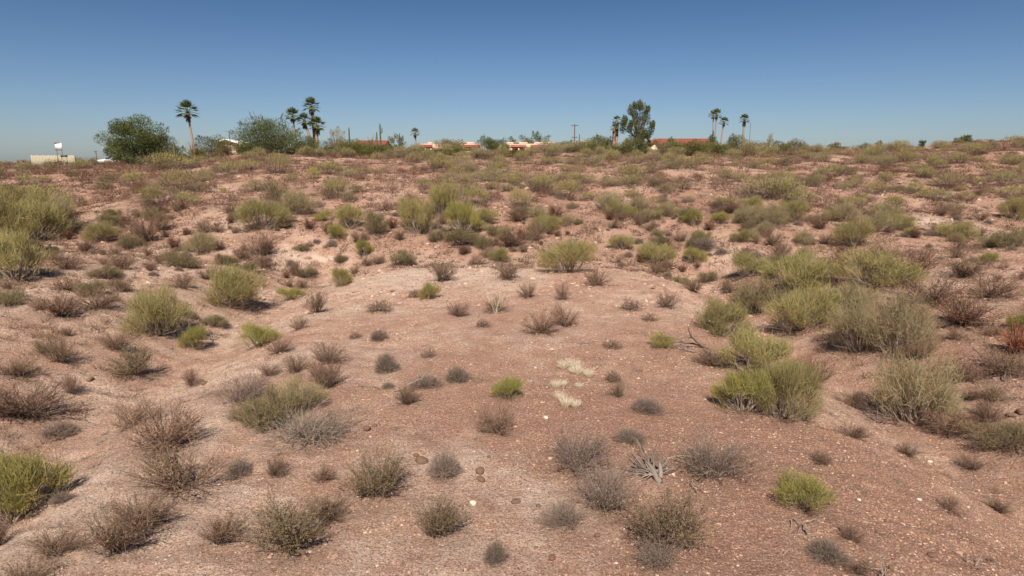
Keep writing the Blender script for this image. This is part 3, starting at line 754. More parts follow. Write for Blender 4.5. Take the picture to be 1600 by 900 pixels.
T('green_bush_tree', 478, 210, 242, 46, 114, 'dense dark green bush under the palm cluster', 'dleaf', 12, 4500, .2, .055, seed=7, low=0)
T('pale_tree', 524, 198, 236, 30, 126, 'pale grey-green airy tree right of the palm cluster', 'pale', 12, 2200, .2, .04, seed=8, low=.1)
T('round_shrub', 513, 226, 245, 16, 112, 'small dark clipped round bush below the pale airy tree', 'dleaf', 8, 1500, .14, .05, seed=9, low=.1, cat='bush')
T('green_bush_tree', 548, 217, 248, 52, 113, 'bright green bush below the bare saguaro post', 'leaf', 14, 5500, .2, .05, seed=10, low=0, up=.5)
T('green_bush_tree', 592, 226, 248, 50, 112, 'green bush in front of the ocotillo', 'leaf', 12, 4500, .2, .05, seed=11, low=0)
T('pale_tree', 620, 209, 240, 30, 122, 'olive tree right of the armed saguaro', 'leaf', 12, 2600, .18, .045, seed=12, low=.1)
T('green_bush_tree', 622, 228, 243, 32, 114, 'low dark green bush under the olive tree', 'dleaf', 8, 2000, .2, .05, seed=13, low=0)
T('green_bush_tree', 700, 214, 238, 44, 128, 'olive bush covering the middle of the left peach house', 'olive', 12, 4500, .2, .05, seed=14, low=0)
T('green_bush_tree', 655, 232, 243, 36, 118, 'low green bush in front of the left end of the left peach house', 'olive', 8, 2200, .2, .05, seed=15, low=0)
T('green_bush_tree', 737, 233, 240, 30, 124, 'olive bush before the right end of the left peach house', 'olive', 8, 2200, .2, .05, seed=16, low=0)
T('green_bush_tree', 767, 213, 236, 32, 128, 'dark bush filling the gap between the two peach houses', 'dleaf', 12, 4500, .2, .05, seed=17, low=0)
T('green_bush_tree', 783, 222, 238, 24, 124, 'light green bush touching the left end of the right peach house', 'leaf', 8, 2200, .2, .05, seed=18, low=0)
T('mesquite_tree', 842, 206, 225, 30, 172, 'dark tree rising behind the right peach house', 'dleaf', 10, 3000, .22, .06, seed=19, low=.2, trunk=.12, open_=.4)
T('green_tree', 820, 212, 225, 34, 170, 'green tree behind the right peach house, left of the dark one', 'leaf', 10, 3000, .22, .06, seed=20, low=.2, trunk=.12)
T('green_bush_tree', 796, 213, 225, 26, 172, 'far thin tree behind the left end of the right peach house', 'dleaf', 8, 1400, .2, .05, seed=21, low=.2)
T('green_bush_tree', 880, 219, 240, 44, 122, 'green bush right of the right peach house', 'leaf', 12, 3500, .2, .05, seed=22, low=0, up=.5)
T('green_bush_tree', 842, 234, 243, 30, 118, 'pale bush in front of the right peach house', 'pale', 9, 2200, .2, .05, seed=23, low=0)
T('green_bush_tree', 811, 236, 242, 22, 120, 'low olive bush before the left porch of the right peach house', 'olive', 8, 1500, .2, .05, seed=24, low=0)
T('green_bush_tree', 938, 211, 240, 46, 122, 'green bushy tree between the utility poles and the shaggy palms', 'leaf', 14, 5000, .2, .05, seed=25, low=0)
T('green_bush_tree', 912, 220, 242, 30, 118, 'light green bush right of the utility pole', 'green', 9, 2500, .2, .05, seed=26, low=0)
T('eucalyptus_tree', 998, 152, 238, 54, 116, 'tall dark loose-crowned tree right of centre, tallest on the skyline', 'dleaf', 34, 14000, .21, .08, up=-.15, trunk=.22, seed=28, low=.02, lobe=.22, vase_=False)
T('green_bush_tree', 984, 213, 242, 34, 112, 'green bush at the left foot of the tall dark tree', 'leaf', 10, 3500, .2, .05, seed=28, low=0)
T('green_bush_tree', 952, 214, 240, 18, 120, 'dark bush just left of the shaggy palms', 'dleaf', 8, 1800, .2, .05, seed=29, low=0)
T('round_shrub', 1048, 213, 232, 22, 128, 'dark rounded bush in front of the long red roof', 'dleaf', 10, 2200, .16, .055, seed=30, low=0, cat='bush')
T('green_bush_tree', 1064, 219.5, 246, 60, 116, 'green bush hiding the wall of the long red-roofed house', 'leaf', 14, 6000, .2, .05, seed=31, low=0)
T('green_bush_tree', 1100, 219, 245, 46, 118, 'green bush below the touching pair of palms', 'leaf', 12, 4500, .2, .05, seed=32, low=0)
T('green_bush_tree', 1114, 212, 235, 18, 126, 'dark bush at the foot of the touching pair of palms', 'dleaf', 8, 1800, .2, .05, seed=33, low=0)
T('green_bush_tree', 1152, 210, 232, 30, 124, 'dark green bush left of the furthest right palm', 'leaf', 10, 3500, .2, .05, seed=34, low=0)
T('green_bush_tree', 1180, 220, 236, 44, 122, 'pale green bush right of the furthest right palm', 'green', 10, 3000, .2, .05, seed=35, low=0)
T('green_bush_tree', 1205, 212, 230, 18, 124, 'thin little tree standing alone right of the palms', 'green', 8, 1200, .2, .05, seed=36, low=0, open_=.4)
T('green_bush_tree', 1245, 217, 234, 40, 126, 'olive bush on the skyline right of the thin little tree', 'olive', 12, 3500, .2, .05, seed=37, low=0)
T('round_shrub', 1375, 219, 233, 9, 128, 'tiny dark bush standing out alone on the right skyline', 'dleaf', 6, 500, .16, .06, seed=38, low=.2, cat='bush')
T('round_shrub', 1441, 219, 232, 12, 126, 'small dark bush on the right skyline, second from the right', 'dleaf', 6, 700, .16, .06, seed=39, low=.0, cat='bush')
T('green_bush_tree', 1509, 212, 230, 23, 122, 'small spreading green bush on the far right skyline', 'leaf', 8, 1300, .2, .06, seed=40, low=0, up=.5)
T('green_bush_tree', 1307, 222, 240, 30, 124, 'pale green bush on the skyline right of the olive bush', 'olive', 8, 2000, .2, .05, seed=41, low=0)

BELT = [(498, 229, 34, 'below the shortest clustered palm'), (530, 222, 36, 'below the pale airy tree'), (566, 223, 34, 'left of the ocotillo'), (606, 226, 34, 'right of the armed saguaro'), (640, 229, 30, 'left of the small palm'),
        (676, 234, 34, 'before the left porch of the left peach house'), (708, 226, 34, 'before the middle of the left peach house'), (754, 234, 30, 'at the right end of the left peach house'), (806, 235, 30, 'before the left part of the right peach house'),
        (856, 235, 36, 'before the right part of the right peach house'), (896, 225, 32, 'at the foot of the tall utility pole'), (925, 220, 36, 'left of the shaggy palms'), (970, 222, 30, 'at the foot of the shaggy palms'), (1033, 221, 32, 'before the cream gabled wing'),
        (1086, 220, 34, 'before the right end of the long red roof'), (1128, 223, 34, 'below the shorter leaning palm'), (1168, 222, 30, 'below the furthest right palm'), (1222, 221, 34, 'right of the thin little tree'), (380, 229, 30, 'before the cream house'), (352, 226, 26, 'left of the cream house front'), (306, 228, 30, 'at the foot of the single tall palm'), (278, 226, 34, 'right of the pale saguaro stump')]
for i, (px, top, w, lb) in enumerate(BELT):
    T('green_bush_tree', px, top, 246, w, 109 + (i * 7) % 8, ('dark green', 'olive', 'mid green')[i % 3] + ' hedge-like bush ' + lb, ('leaf', 'olive', 'leaf')[i % 3], 10, 2600, .19, .05, seed=60 + i, low=0)
# cactus, ocotillo, poles ------------------------------------------------
def saguaro(px, top, dist, wpx, label, arms=()):
    x, y, z, H = on_ridge(px, top, dist); e = link('saguaro_cactus', None, None, (x, y, z)); tag(e, label, 'cactus'); r_ = U(wpx, dist) / 2
    mb = MB(); mb.tube([[0, 0, -.2], [0, 0, H * .5], [0, 0, H * .93], [0, 0, H]], [r_ * .85, r_, r_ * .9, r_ * .4], 16, .5, flute=.14); link('stem', mb.mesh('stem', M['cactus'], True), e)
    for sx, h0, h1 in arms:
        mb = MB(); a = sx * r_ * 2.6
        mb.tube([[0, 0, H * h0], [a * .7, 0, H * h0 + .05], [a, 0, H * h0 + .35], [a, 0, H * h1]], [r_ * .55, r_ * .6, r_ * .62, r_ * .4], 12, .5, flute=.14); link('arm', mb.mesh('arm', M['cactus'], True), e)
saguaro(545, 199, 120, 2.0, 'bare straight saguaro without arms above the bright green bush')
saguaro(593.5, 193, 122, 2.2, 'tallest saguaro with one short arm, on the skyline left of the small palm', [(1, .72, .88)])
saguaro(588.5, 206, 124, 1.8, 'short saguaro just left of the tallest one')
saguaro(271, 221, 106, 3.0, 'short pale saguaro stump in front of the big left tree')
saguaro(624, 208, 126, 1.6, 'thin saguaro tip rising out of the olive tree')
saguaro(358.5, 209, 130, 1.4, 'thin dark saguaro behind the cream house roof')
def ocotillo(px, top, dist, wpx, label, n=16):
    x, y, z, H = on_ridge(px, top, dist); r = np.random.default_rng(int(px)); mb = MB(); R = U(wpx, dist) / 2
    for i in range(n):
        t = np.array([r.uniform(-1, 1) * R, r.uniform(-1, 1) * R * .6, H * r.uniform(.75, 1)])
        mb.tube([[0, 0, -.1], t * [.45, .45, .5] + r.normal(size=3) * .06, t], [.05, .045, .02], 4, r.random())
    o = link('ocotillo', mb.mesh('ocotillo', M['brown'])); o.location = (x, y, z); tag(o, label, 'ocotillo')
ocotillo(580, 208, 119, 22, 'bare ocotillo whips left of the tallest saguaro')
ocotillo(301, 219, 112, 20, 'short bare ocotillo right of the single tall palm', 14)
def pole(px, top, dist, w, label, arms=(), name='utility_pole'):
    x, y, z, H = on_ridge(px, top, dist); e = link(name, None, None, (x, y, z)); tag(e, label, 'pole')
    mb = MB(); mb.tube([[0, 0, -.3], [0, 0, H]], [w, w * .75], 8); link('shaft', mb.mesh('shaft', M['pole']), e)
    for h, L in arms:
        mb = MB(); mb.box((0, -.1, H - h), (L, .1, .12)); c = link('crossarm', mb.mesh('crossarm', M['pole']), e)
        for s_ in (-.42, .42): mb = MB(); mb.tube([[s_ * L, -.1, H - h + .06], [s_ * L, -.1, H - h + .22]], .05, 6); link('insulator', mb.mesh('insulator', M['metal']), c)
    return e
pole(898, 194, 122, .13, 'tall grey utility pole with crossarms right of the right peach house', [(.25, 1.3), (2.4, 1.1)])
pole(905.5, 210, 126, .11, 'shorter plain pole just right of the tall utility pole')
pole(932.5, 208, 126, .07, 'thin short pole left of the shaggy palms', name='thin_pole')
pole(756.5, 208.5, 130, .07, 'thin dark post rising from the bush between the peach houses', name='thin_pole')
pole(1173, 192, 130, .055, 'very thin tall mast right of the furthest right palm', name='thin_mast')
pole(149.5, 236, 112, .08, 'short post with a box on top, left of the big round tree', [(.1, .5)], 'thin_pole')
# wires from the tall pole
xa, ya, za, Ha = on_ridge(898, 214, 122); xb_, yb_, zb_, Hb_ = on_ridge(932, 214, 126)
mb = MB(); u = np.linspace(0, 1, 12)[:, None]; A = np.array([xa, ya, za + Ha]); B = np.array([xb_, yb_, zb_ + Hb_])
mb.tube(A * (1 - u) + B * u - [0, 0, 1] * (.25 * 4 * u * (1 - u)), .018, 4)
o = link('overhead_wire', mb.mesh('wire', M['metal'])); tag(o, 'thin wire between the tall utility pole and the thin short pole', 'wire')
# ------------------------------------------------------------------ the plants one can single out, as seen in the photograph
CATALOG = [
 # foreground left
 ('Y', 28, 835, 175, 155, 'broad yellow-green bush cut by the left edge, low down, its streaky shadow to the right'),
 ('B', 42, 690, 125, 80, 'dark brown twiggy shrub just behind the big yellow-green bush at the left edge'),
 ('G', 92, 690, 55, 32, 'small dark grey shrub on the right of the dark brown one by the left edge'),
 ('B', 112, 625, 30, 32, 'little dark upright shrub alone on the pale slope right of the dark brown shrub'),
 ('B', 260, 728, 130, 95, 'wide brown open shrub halfway between the left-edge bush and the half-dead olive bush'),
 ('B', 290, 800, 150, 100, 'sprawling brown shrub on the pale slope below the wide open brown shrub'),
 ('B', 205, 675, 85, 55, 'reddish brown shrub on the slope above the wide open brown shrub'),
 ('C', 212, 606, 70, 55, 'brownish green round shrub directly below the dense yellow-green broom bush on the left'),
 ('B', 345, 870, 80, 65, 'single tan fan-shaped shrub low in the photo between two larger brown shrubs'),
 ('C', 458, 893, 140, 110, 'large fan of brown stems at the bottom edge left of centre'),
 ('B', 185, 895, 120, 95, 'dark brown shrub at the bottom edge near the lower left corner'),
 ('B', 225, 850, 110, 75, 'brown shrub with bluish shade just above the dark one at the bottom edge'),
 ('B', 90, 885, 90, 60, 'low brown shrub in the bottom left corner under the yellow-green bush'),
 ('B', 185, 560, 55, 36, 'small round brown shrub on the pale slope left of the yellow-green broom bush'),
 ('B', 95, 580, 50, 50, 'thin spreading brown shrub on the left slope, second from the left edge'),
 ('B', 25, 600, 60, 36, 'faint brown shrub touching the left edge at mid height'),
 ('B', 155, 492, 75, 34, 'dark low brown shrub on the left slope below the left-edge palo verdes'),
 ('B', 95, 508, 90, 40, 'olive brown shrub just left of the dark low one on the left slope'),
 ('T', 108, 462, 60, 24, 'flat dry tuft under the shadow of the left-edge palo verdes'),
 ('W', 378, 640, 90, 55, 'brown and mauve shrub touching the left side of the half-dead olive bush'),
 ('O', 430, 676, 100, 85, 'half-dead olive bush, its left half still leafy, left of centre'),
 ('L', 470, 650, 110, 70, 'pale yellow leafy shrub behind the half-dead olive bush'),
 ('B', 515, 618, 60, 48, 'dark brown vase-shaped shrub right behind the half-dead olive bush'),
 ('B', 513, 575, 60, 40, 'brown shrub stacked directly above the dark vase-shaped one'),
 ('C', 592, 803, 115, 92, 'fan-shaped brown shrub in the lower middle left of the grey mound'),
 ('C', 683, 865, 95, 85, 'greenish brown shrub at the lower middle with a mauve left side'),
 ('G', 695, 755, 56, 52, 'dense blue-grey mound shrub beside the brown boulder'),
 ('B', 778, 688, 66, 60, 'brown dome shrub with a grey skirt just below the bright green bush in the centre'),
 ('Y', 790, 630, 50, 48, 'small bright yellow-green bush in the centre, behind the brown dome shrub'),
 ('G', 773, 885, 42, 42, 'small grey green shrub near the bottom edge at centre'),
 ('G', 1010, 650, 52, 32, 'flat grey shrub alone on gravel right of the straw clumps'),
 ('G', 985, 700, 55, 30, 'olive grey shrub just behind the bleached stump'),
 ('W', 895, 755, 120, 80, 'sprawling grey brown shrub left of the bleached stump'),
 ('W', 940, 825, 125, 95, 'grey mauve shrub directly below the bleached stump'),
 ('W', 890, 840, 85, 50, 'flat olive grey shrub at the left foot of the grey mauve shrub'),
 ('C', 1035, 880, 130, 115, 'large upright brown shrub at the bottom edge right of the grey mauve shrub'),
 ('W', 1035, 900, 90, 60, 'mauve grey shrub at the bottom edge under the large upright brown one'),
 ('W', 1112, 770, 140, 75, 'wide pale grey-brown shrub right of the bleached stump'),
 ('Y', 1257, 808, 82, 65, 'round yellow-green bush with a dead brown left side, lower right'),
 ('G', 1290, 888, 60, 38, 'dark grey shrub near the bottom edge, below the round yellow-green bush'),
 ('B', 1328, 858, 45, 32, 'small olive brown shrub just right of the dark grey one near the bottom edge'),
 ('B', 1340, 905, 45, 30, 'small brown shrub cut by the bottom edge right of the dark grey one'),
 ('B', 1485, 805, 50, 26, 'low dark brown shrub on the red gravel slope at lower right'),
 ('B', 1556, 805, 50, 28, 'faint brown shrub on the red gravel at lower right, nearest the right edge'),
 ('B', 1282, 732, 42, 28, 'small dark purple shrub above the round yellow-green bush'),
 ('B', 1516, 748, 46, 26, 'low grey brown shrub on the crest at the right'),
 ('B', 1420, 718, 45, 28, 'brown shrub on the near lip of the right wash'),
 ('B', 1330, 688, 55, 34, 'mauve brown shrub at the left foot of the big pale palo verde at right'),
 ('B', 1538, 684, 62, 44, 'rounded olive brown shrub on the far bank at the right'),
 ('O', 1566, 728, 95, 50, 'olive brown bush low in the wash at the right edge'),
 ('B', 1480, 700, 70, 50, 'dark tangled shrub at the right foot of the big pale palo verde'),
 ('B', 1333, 642, 60, 36, 'dark brown shrub left of the big pale palo verde at right'),
 ('B', 1268, 608, 60, 58, 'dark red-brown shrub right of the paired yellow-green bushes'),
 ('B', 1498, 612, 60, 42, 'twiggy brown shrub on the far bank right of the big pale palo verde'),
 ('B', 1515, 634, 40, 22, 'flat little shrub on the bare far bank at right'),
 ('N', 1585, 562, 62, 50, 'rust orange shrub at the right edge, the only one of that colour'),
 ('B', 1430, 575, 60, 30, 'dark brown shrub left of the rust orange one on the far bank'),
 ('B', 1565, 600, 85, 34, 'dark purplish shrub in front of the rust orange one'),
 # right wash
 ('L', 1420, 685, 112, 118, 'big pale green palo verde standing in the right wash, nearest of its size'),
 ('Y', 1160, 656, 72, 80, 'bright yellow-green bush with a sharp dark left edge, first of the cluster right of centre'),
 ('P', 1222, 665, 92, 105, 'green palo verde hard against the right side of the bright yellow-green one'),
 ('P', 1180, 600, 100, 80, 'palo verde standing behind the sharp-edged yellow-green bush'),
 ('P', 1128, 530, 82, 65, 'rounded green palo verde at the crest, furthest left of the right cluster'),
 ('B', 1118, 580, 70, 32, 'mauve brown shrub under the fallen branch right of centre'),
 ('L', 1340, 570, 85, 90, 'sparse pale palo verde in the wash right of the tall pair'),
 ('L', 1395, 572, 95, 95, 'sparse pale palo verde, right one in the middle of the wash'),
 ('L', 1330, 500, 80, 45, 'pale feathery bush above the two sparse palo verdes'),
 ('P', 1370, 462, 118, 62, 'flat-topped bright green palo verde with dark stems showing, right of centre'),
 ('P', 1240, 478, 105, 72, 'wide palo verde at the head of the right wash, upper of a tall pair'),
 ('P', 1252, 533, 95, 75, 'palo verde directly below the wide one at the head of the right wash'),
 ('O', 1180, 500, 80, 65, 'dark olive bush left of the wide palo verde at the head of the right wash'),
 ('P', 1172, 438, 60, 40, 'small palo verde touching the crest behind the dark olive bush'),
 ('B', 1225, 600, 40, 30, 'brown shrub in the gap right of the palo verde cluster'),
 ('Y', 1036, 548, 46, 32, 'small flat bright green bush with dead twigs on the crest right of centre'),
 ('R', 1418, 445, 90, 34, 'dark brown brush right behind the flat-topped palo verde'),
 ('B', 1455, 485, 100, 42, 'wide dark brown shrub on the far bank between two palo verdes'),
 ('R', 1500, 525, 90, 40, 'dark red-brown shrub on the far bank above the rust orange one'),
 ('B', 1545, 475, 85, 40, 'brown shrub on the far bank near the right edge'),
 ('B', 1385, 415, 70, 28, 'brown shrub above the flat-topped palo verde'),
 ('B', 1500, 440, 70, 30, 'low brown shrub on pale soil at the right'),
 ('R', 1300, 430, 60, 26, 'dark brown shrub left of the flat-topped palo verde'),
 ('B', 1555, 640, 50, 26, 'faint brown shrub on the bare far bank at the right edge'),
 # centre knoll
 ('B', 845, 527, 68, 45, 'dark olive brown shrub in the middle of the bare knoll'),
 ('B', 882, 515, 50, 40, 'thin brown shrub behind the dark olive brown one on the bare knoll'),
 ('B', 715, 498, 36, 28, 'small brown shrub on the knoll, left of the straw-topped one'),
 ('B', 776, 492, 50, 28, 'thin shrub with tall straw stalks on the knoll'),
 ('B', 825, 468, 34, 26, 'thin upright shrub on the pale bare patch'),
 ('B', 880, 470, 30, 30, 'narrow dark shrub right of the pale bare patch'),
 ('B', 932, 448, 46, 30, 'dark brown shrub under the right side of the large round palo verde'),
 ('T', 957, 546, 34, 18, 'flat dark tuft alone on the right side of the knoll'),
 ('T', 958, 600, 34, 24, 'thin dry tuft right of the straw clumps'),
 ('B', 965, 625, 28, 30, 'faint little shrub between the straw clumps and the flat grey shrub'),
 ('T', 592, 490, 48, 18, 'flat dark tuft at the left end of the knoll'),
 ('T', 670, 560, 34, 16, 'small flat dark tuft on red gravel, upper of two near the left of the knoll'),
 ('G', 665, 608, 50, 24, 'flat grey brown shrub left of the round grey one'),
 ('G', 715, 598, 42, 32, 'round grey green shrub left of the bright bush in the centre'),
 ('G', 592, 535, 32, 22, 'small blue-grey tuft above the leaning grey shrub'),
 ('G', 604, 585, 42, 36, 'leaning grey shrub beside a curved dead stick'),
 ('B', 635, 640, 48, 40, 'brown shrub just right of the curved dead stick'),
 ('T', 755, 513, 26, 16, 'tiny grey tuft near the middle of the knoll'),
 ('T', 556, 530, 26, 14, 'tiny flat tuft left of the small blue-grey one'),
 ('B', 1040, 484, 50, 22, 'low grey brown shrub on the crest right of the knoll'),
 ('T', 985, 488, 44, 20, 'low brown tuft on the crest, left of the low grey brown shrub'),
 ('T', 1015, 504, 34, 16, 'small dark tuft in front of the crest shrubs right of the knoll'),
 ('B', 1085, 460, 36, 24, 'small upright brown shrub near the top of the crest'),
 ('B', 795, 440, 55, 30, 'grey twiggy shrub left of the large round palo verde'),
 ('T', 745, 415, 36, 14, 'dark low tuft on the pale rim of the knoll'),
 ('B', 690, 445, 50, 38, 'grey brown shrub behind the little bright bush left of the pale patch'),
 ('Y', 670, 468, 34, 34, 'little bright green bush left of the pale bare patch'),
 ('T', 650, 466, 32, 14, 'flat brown tuft touching the little bright bush'),
 ('B', 495, 492, 46, 40, 'grey brown shrub right of the low green growth on the left crest'),
 # left crest
 ('P', 252, 545, 112, 92, 'dense yellow-green broom bush on the left, spraying to the left'),
 ('Y', 303, 552, 42, 58, 'bright green shoot clump at the right foot of the broom bush'),
 ('P', 362, 490, 112, 82, 'round palo verde behind the broom bush on the left crest'),
 ('Y', 402, 545, 72, 52, 'leaning yellow-green bush on the crest right of the broom bush'),
 ('Y', 455, 470, 52, 28, 'low bright green growth right of the round palo verde on the left crest'),
 ('B', 435, 555, 44, 32, 'brown shrub right of the leaning yellow-green bush'),
 ('B', 420, 590, 40, 26, 'small brown shrub below the leaning yellow-green bush'),
 ('O', 283, 420, 62, 34, 'pale olive spreading bush on the slope above the broom bush'),
 ('P', 410, 370, 60, 44, 'palo verde with bare lower stems and a long thin shadow, upper left'),
 ('B', 288, 455, 48, 26, 'purple brown shrub between the pale olive bush and the round palo verde'),
 ('B', 190, 425, 55, 30, 'brown shrub on the slope right of the left-edge palo verdes'),
 ('B', 105, 425, 60, 30, 'dark shrub in the shade of the left-edge palo verdes'),
 ('B', 232, 385, 60, 40, 'brown shrub on the left slope halfway up'),
 ('B', 252, 368, 48, 26, 'round dark brown shrub right of the halfway brown one on the left slope'),
 ('B', 410, 410, 55, 36, 'purplish shrub just below the palo verde with the long thin shadow'),
 ('T', 180, 450, 34, 14, 'little round tuft on the open left slope'),
 # left edge
 ('P', 28, 350, 95, 46, 'upper palo verde of the stand at the left edge'),
 ('P', 82, 348, 55, 42, 'rightmost palo verde of the stand at the left edge'),
 ('P', 60, 382, 90, 60, 'middle palo verde of the stand at the left edge'),
 ('P', 25, 450, 115, 110, 'lowest and largest palo verde of the stand at the left edge'),
 ('O', 12, 485, 70, 34, 'olive bush at the foot of the left-edge stand'),
 ('P', 62, 322, 70, 24, 'back palo verde of the left-edge stand, against the brown slope'),
 ('P', 8, 395, 100, 80, 'palo verde of the left-edge stand half out of frame'),
 ('L', 96, 372, 60, 50, 'small pale palo verde on the right side of the left-edge stand'),
 # mid slope
 ('P', 890, 428, 82, 64, 'large round palo verde with pale bare base, alone beyond the middle of the knoll'),
 ('Y', 535, 448, 34, 36, 'bright green bush on the left of the knoll, lowest of a small chain'),
 ('Y', 568, 406, 36, 32, 'bright green bush second in the chain left of the knoll'),
 ('Y', 527, 378, 28, 24, 'small bright bush left of the chain on the knoll side'),
 ('P', 547, 366, 40, 36, 'green bush topping the chain left of the knoll'),
 ('O', 588, 372, 44, 32, 'dull olive bush right of the topmost chain bush'),
 ('P', 655, 372, 58, 58, 'olive green palo verde, left one of the centre group'),
 ('P', 692, 345, 56, 50, 'palo verde at the back of the centre group'),
 ('P', 740, 330, 54, 36, 'palo verde at the right back of the centre group'),
 ('Y', 724, 372, 52, 54, 'bright palo verde at the front of the centre group'),
 ('O', 718, 392, 64, 26, 'dull low bush at the foot of the centre group'),
 ('B', 800, 395, 62, 30, 'brown shrub between the centre group and the large round palo verde'),
 ('P', 790, 382, 24, 26, 'little green bush just above that brown shrub'),
 ('B', 840, 380, 40, 30, 'brown shrub touching the back of the large round palo verde'),
 ('P', 812, 332, 36, 38, 'palo verde with dark bare base right of the centre group'),
 ('B', 812, 352, 46, 18, 'dark brush under the palo verde right of the centre group'),
 ('O', 430, 330, 46, 40, 'dark olive bush on the left hillside above the long-shadow palo verde'),
 ('L', 462, 342, 54, 34, 'pale olive bush right of the dark olive one on the left hillside'),
 ('P', 524, 314, 44, 30, 'rounded green bush on the left hillside, upper middle'),
 ('P', 244, 330, 42, 40, 'palo verde with a forked base and a shadow to the right on the left hillside'),
 ('P', 285, 302, 54, 34, 'palo verde right of the forked one on the left hillside'),
 ('P', 264, 270, 62, 26, 'large pale palo verde just below the skyline left of the palm'),
 ('P', 434, 274, 44, 32, 'bright palo verde below the dark mesquite and palms'),
 ('Y', 490, 282, 22, 20, 'small bright bush right of the bright palo verde below the palms'),
 ('P', 690, 270, 50, 28, 'green bush below the left peach house'),
 ('L', 950, 335, 44, 28, 'pale bush on the open slope right of the large round palo verde'),
 ('Y', 996, 345, 38, 16, 'flat yellow-green bush on the open slope'),
 ('Y', 1084, 358, 32, 26, 'bright rounded bush under the red bank right of centre'),
 ('R', 1055, 328, 26, 14, 'red-brown shrub on the red bank right of centre'),
 ('G', 1100, 398, 40, 24, 'grey-green shrub on the slope above the crest'),
 ('R', 868, 346, 40, 22, 'red-brown shrub on the red bank above the large round palo verde'),
 ('P', 1330, 392, 58, 38, 'green bush on the slope above the flat-topped palo verde'),
 ('P', 1582, 345, 46, 32, 'bright bush on the right edge of the hillside'),
 ('Y', 1540, 418, 28, 26, 'small bright bush alone on the right slope'),
 ('Y', 1592, 525, 34, 32, 'bright bush at the right edge behind the rust orange shrub'),
 ('O', 1580, 390, 52, 30, 'olive bush at the right edge under the bright one'),
 ('L', 1190, 322, 70, 34, 'pale green bush in the wash on the right hillside, left of three in a row'),
 ('P', 1220, 318, 56, 36, 'green bush in the wash on the right hillside, middle of three in a row'),
 ('P', 1250, 325, 44, 24, 'green bush in the wash on the right hillside, right of three in a row'),
 ('P', 985, 288, 50, 28, 'yellow green bush on the hillside under the tall dark tree'),
 ('P', 850, 302, 40, 26, 'green bush left one of a pair upslope of the large round palo verde'),
 ('P', 884, 316, 36, 34, 'green bush right one of a pair upslope of the large round palo verde'),
]
for kind, px, pyb, w, h, label in CATALOG:
    if kind in 'BCW': w *= 1.15; h *= 1.05
    elif px > 1100 and pyb > 420: w *= 1.18; h *= 1.15
    elif pyb < 400 and kind in 'PLYO': w *= 1.15; h *= 1.25
    plant_px(kind, px, pyb, w, h, label)

# straw clumps: low rounded tussocks of pale blades
def straw_mesh(seed):
    r = np.random.default_rng(seed); mb = MB(); n = 380
    a = r.uniform(0, 2 * np.pi, n); q = r.uniform(0, .13, n)
    P = np.stack([q * np.cos(a), q * np.sin(a), np.zeros(n)], 1)
    D = norm(P) * r.uniform(.2, .9, (n, 1)) + [0, 0, 1] + r.normal(size=(n, 3)) * .2
    mb.ribbons(P, D, r.uniform(.14, .36, n), .008, bend=norm(P) * .12 - [0, 0, .03], nseg=2, r=r)
    return mb.mesh('straw', M['straw'])
SM = [straw_mesh(s) for s in range(3)]
for i, (px, py, w, lb) in enumerate([
    (880, 575, 22, 'pale straw clump, back left of the group on red gravel'), (896, 574, 24, 'pale straw clump, back middle of the group on red gravel'),
    (900, 584, 26, 'pale straw clump touching the front of the back middle one'), (920, 588, 20, 'pale straw clump at the right end of the group'),
    (868, 605, 20, 'pale straw clump, leftmost of the group'), (880, 603, 16, 'small pale straw clump just right of the leftmost'),
    (874, 624, 20, 'pale straw clump, upper of the front three'), (884, 634, 26, 'largest pale straw clump, in the front'),
    (900, 636, 20, 'pale straw clump, front right'), (905, 606, 14, 'tiny faded straw clump inside the group')]):
    x, y, z, t = at(px, py); s = w * t / F / .62
    o = link('straw_clump', SM[i % 3], None, (x, y, z - .01), (0, 0, i * 1.7), (s, s, s * 1.35))
    tag(o, lb, 'grass clump', 'pale straw clumps on the knoll'); PLANTS.append((x, y, w * t / F / 2))
r = np.random.default_rng(5)
x, y, z, t = at(776, 488); mb = MB(); n = 26
mb.ribbons(r.normal(size=(n, 3)) * [.12, .12, 0], r.normal(size=(n, 3)) * .28 + [0, 0, 1], r.uniform(.6, 1.15, n), .012, nseg=3, r=r, bend=r.normal(size=(n, 3)) * .1)
o = link('straw_stalks', mb.mesh('straw_stalks', M['straw']), None, (x, y, z)); tag(o, 'tall thin straw stalks rising from the thin shrub on the knoll', 'grass')

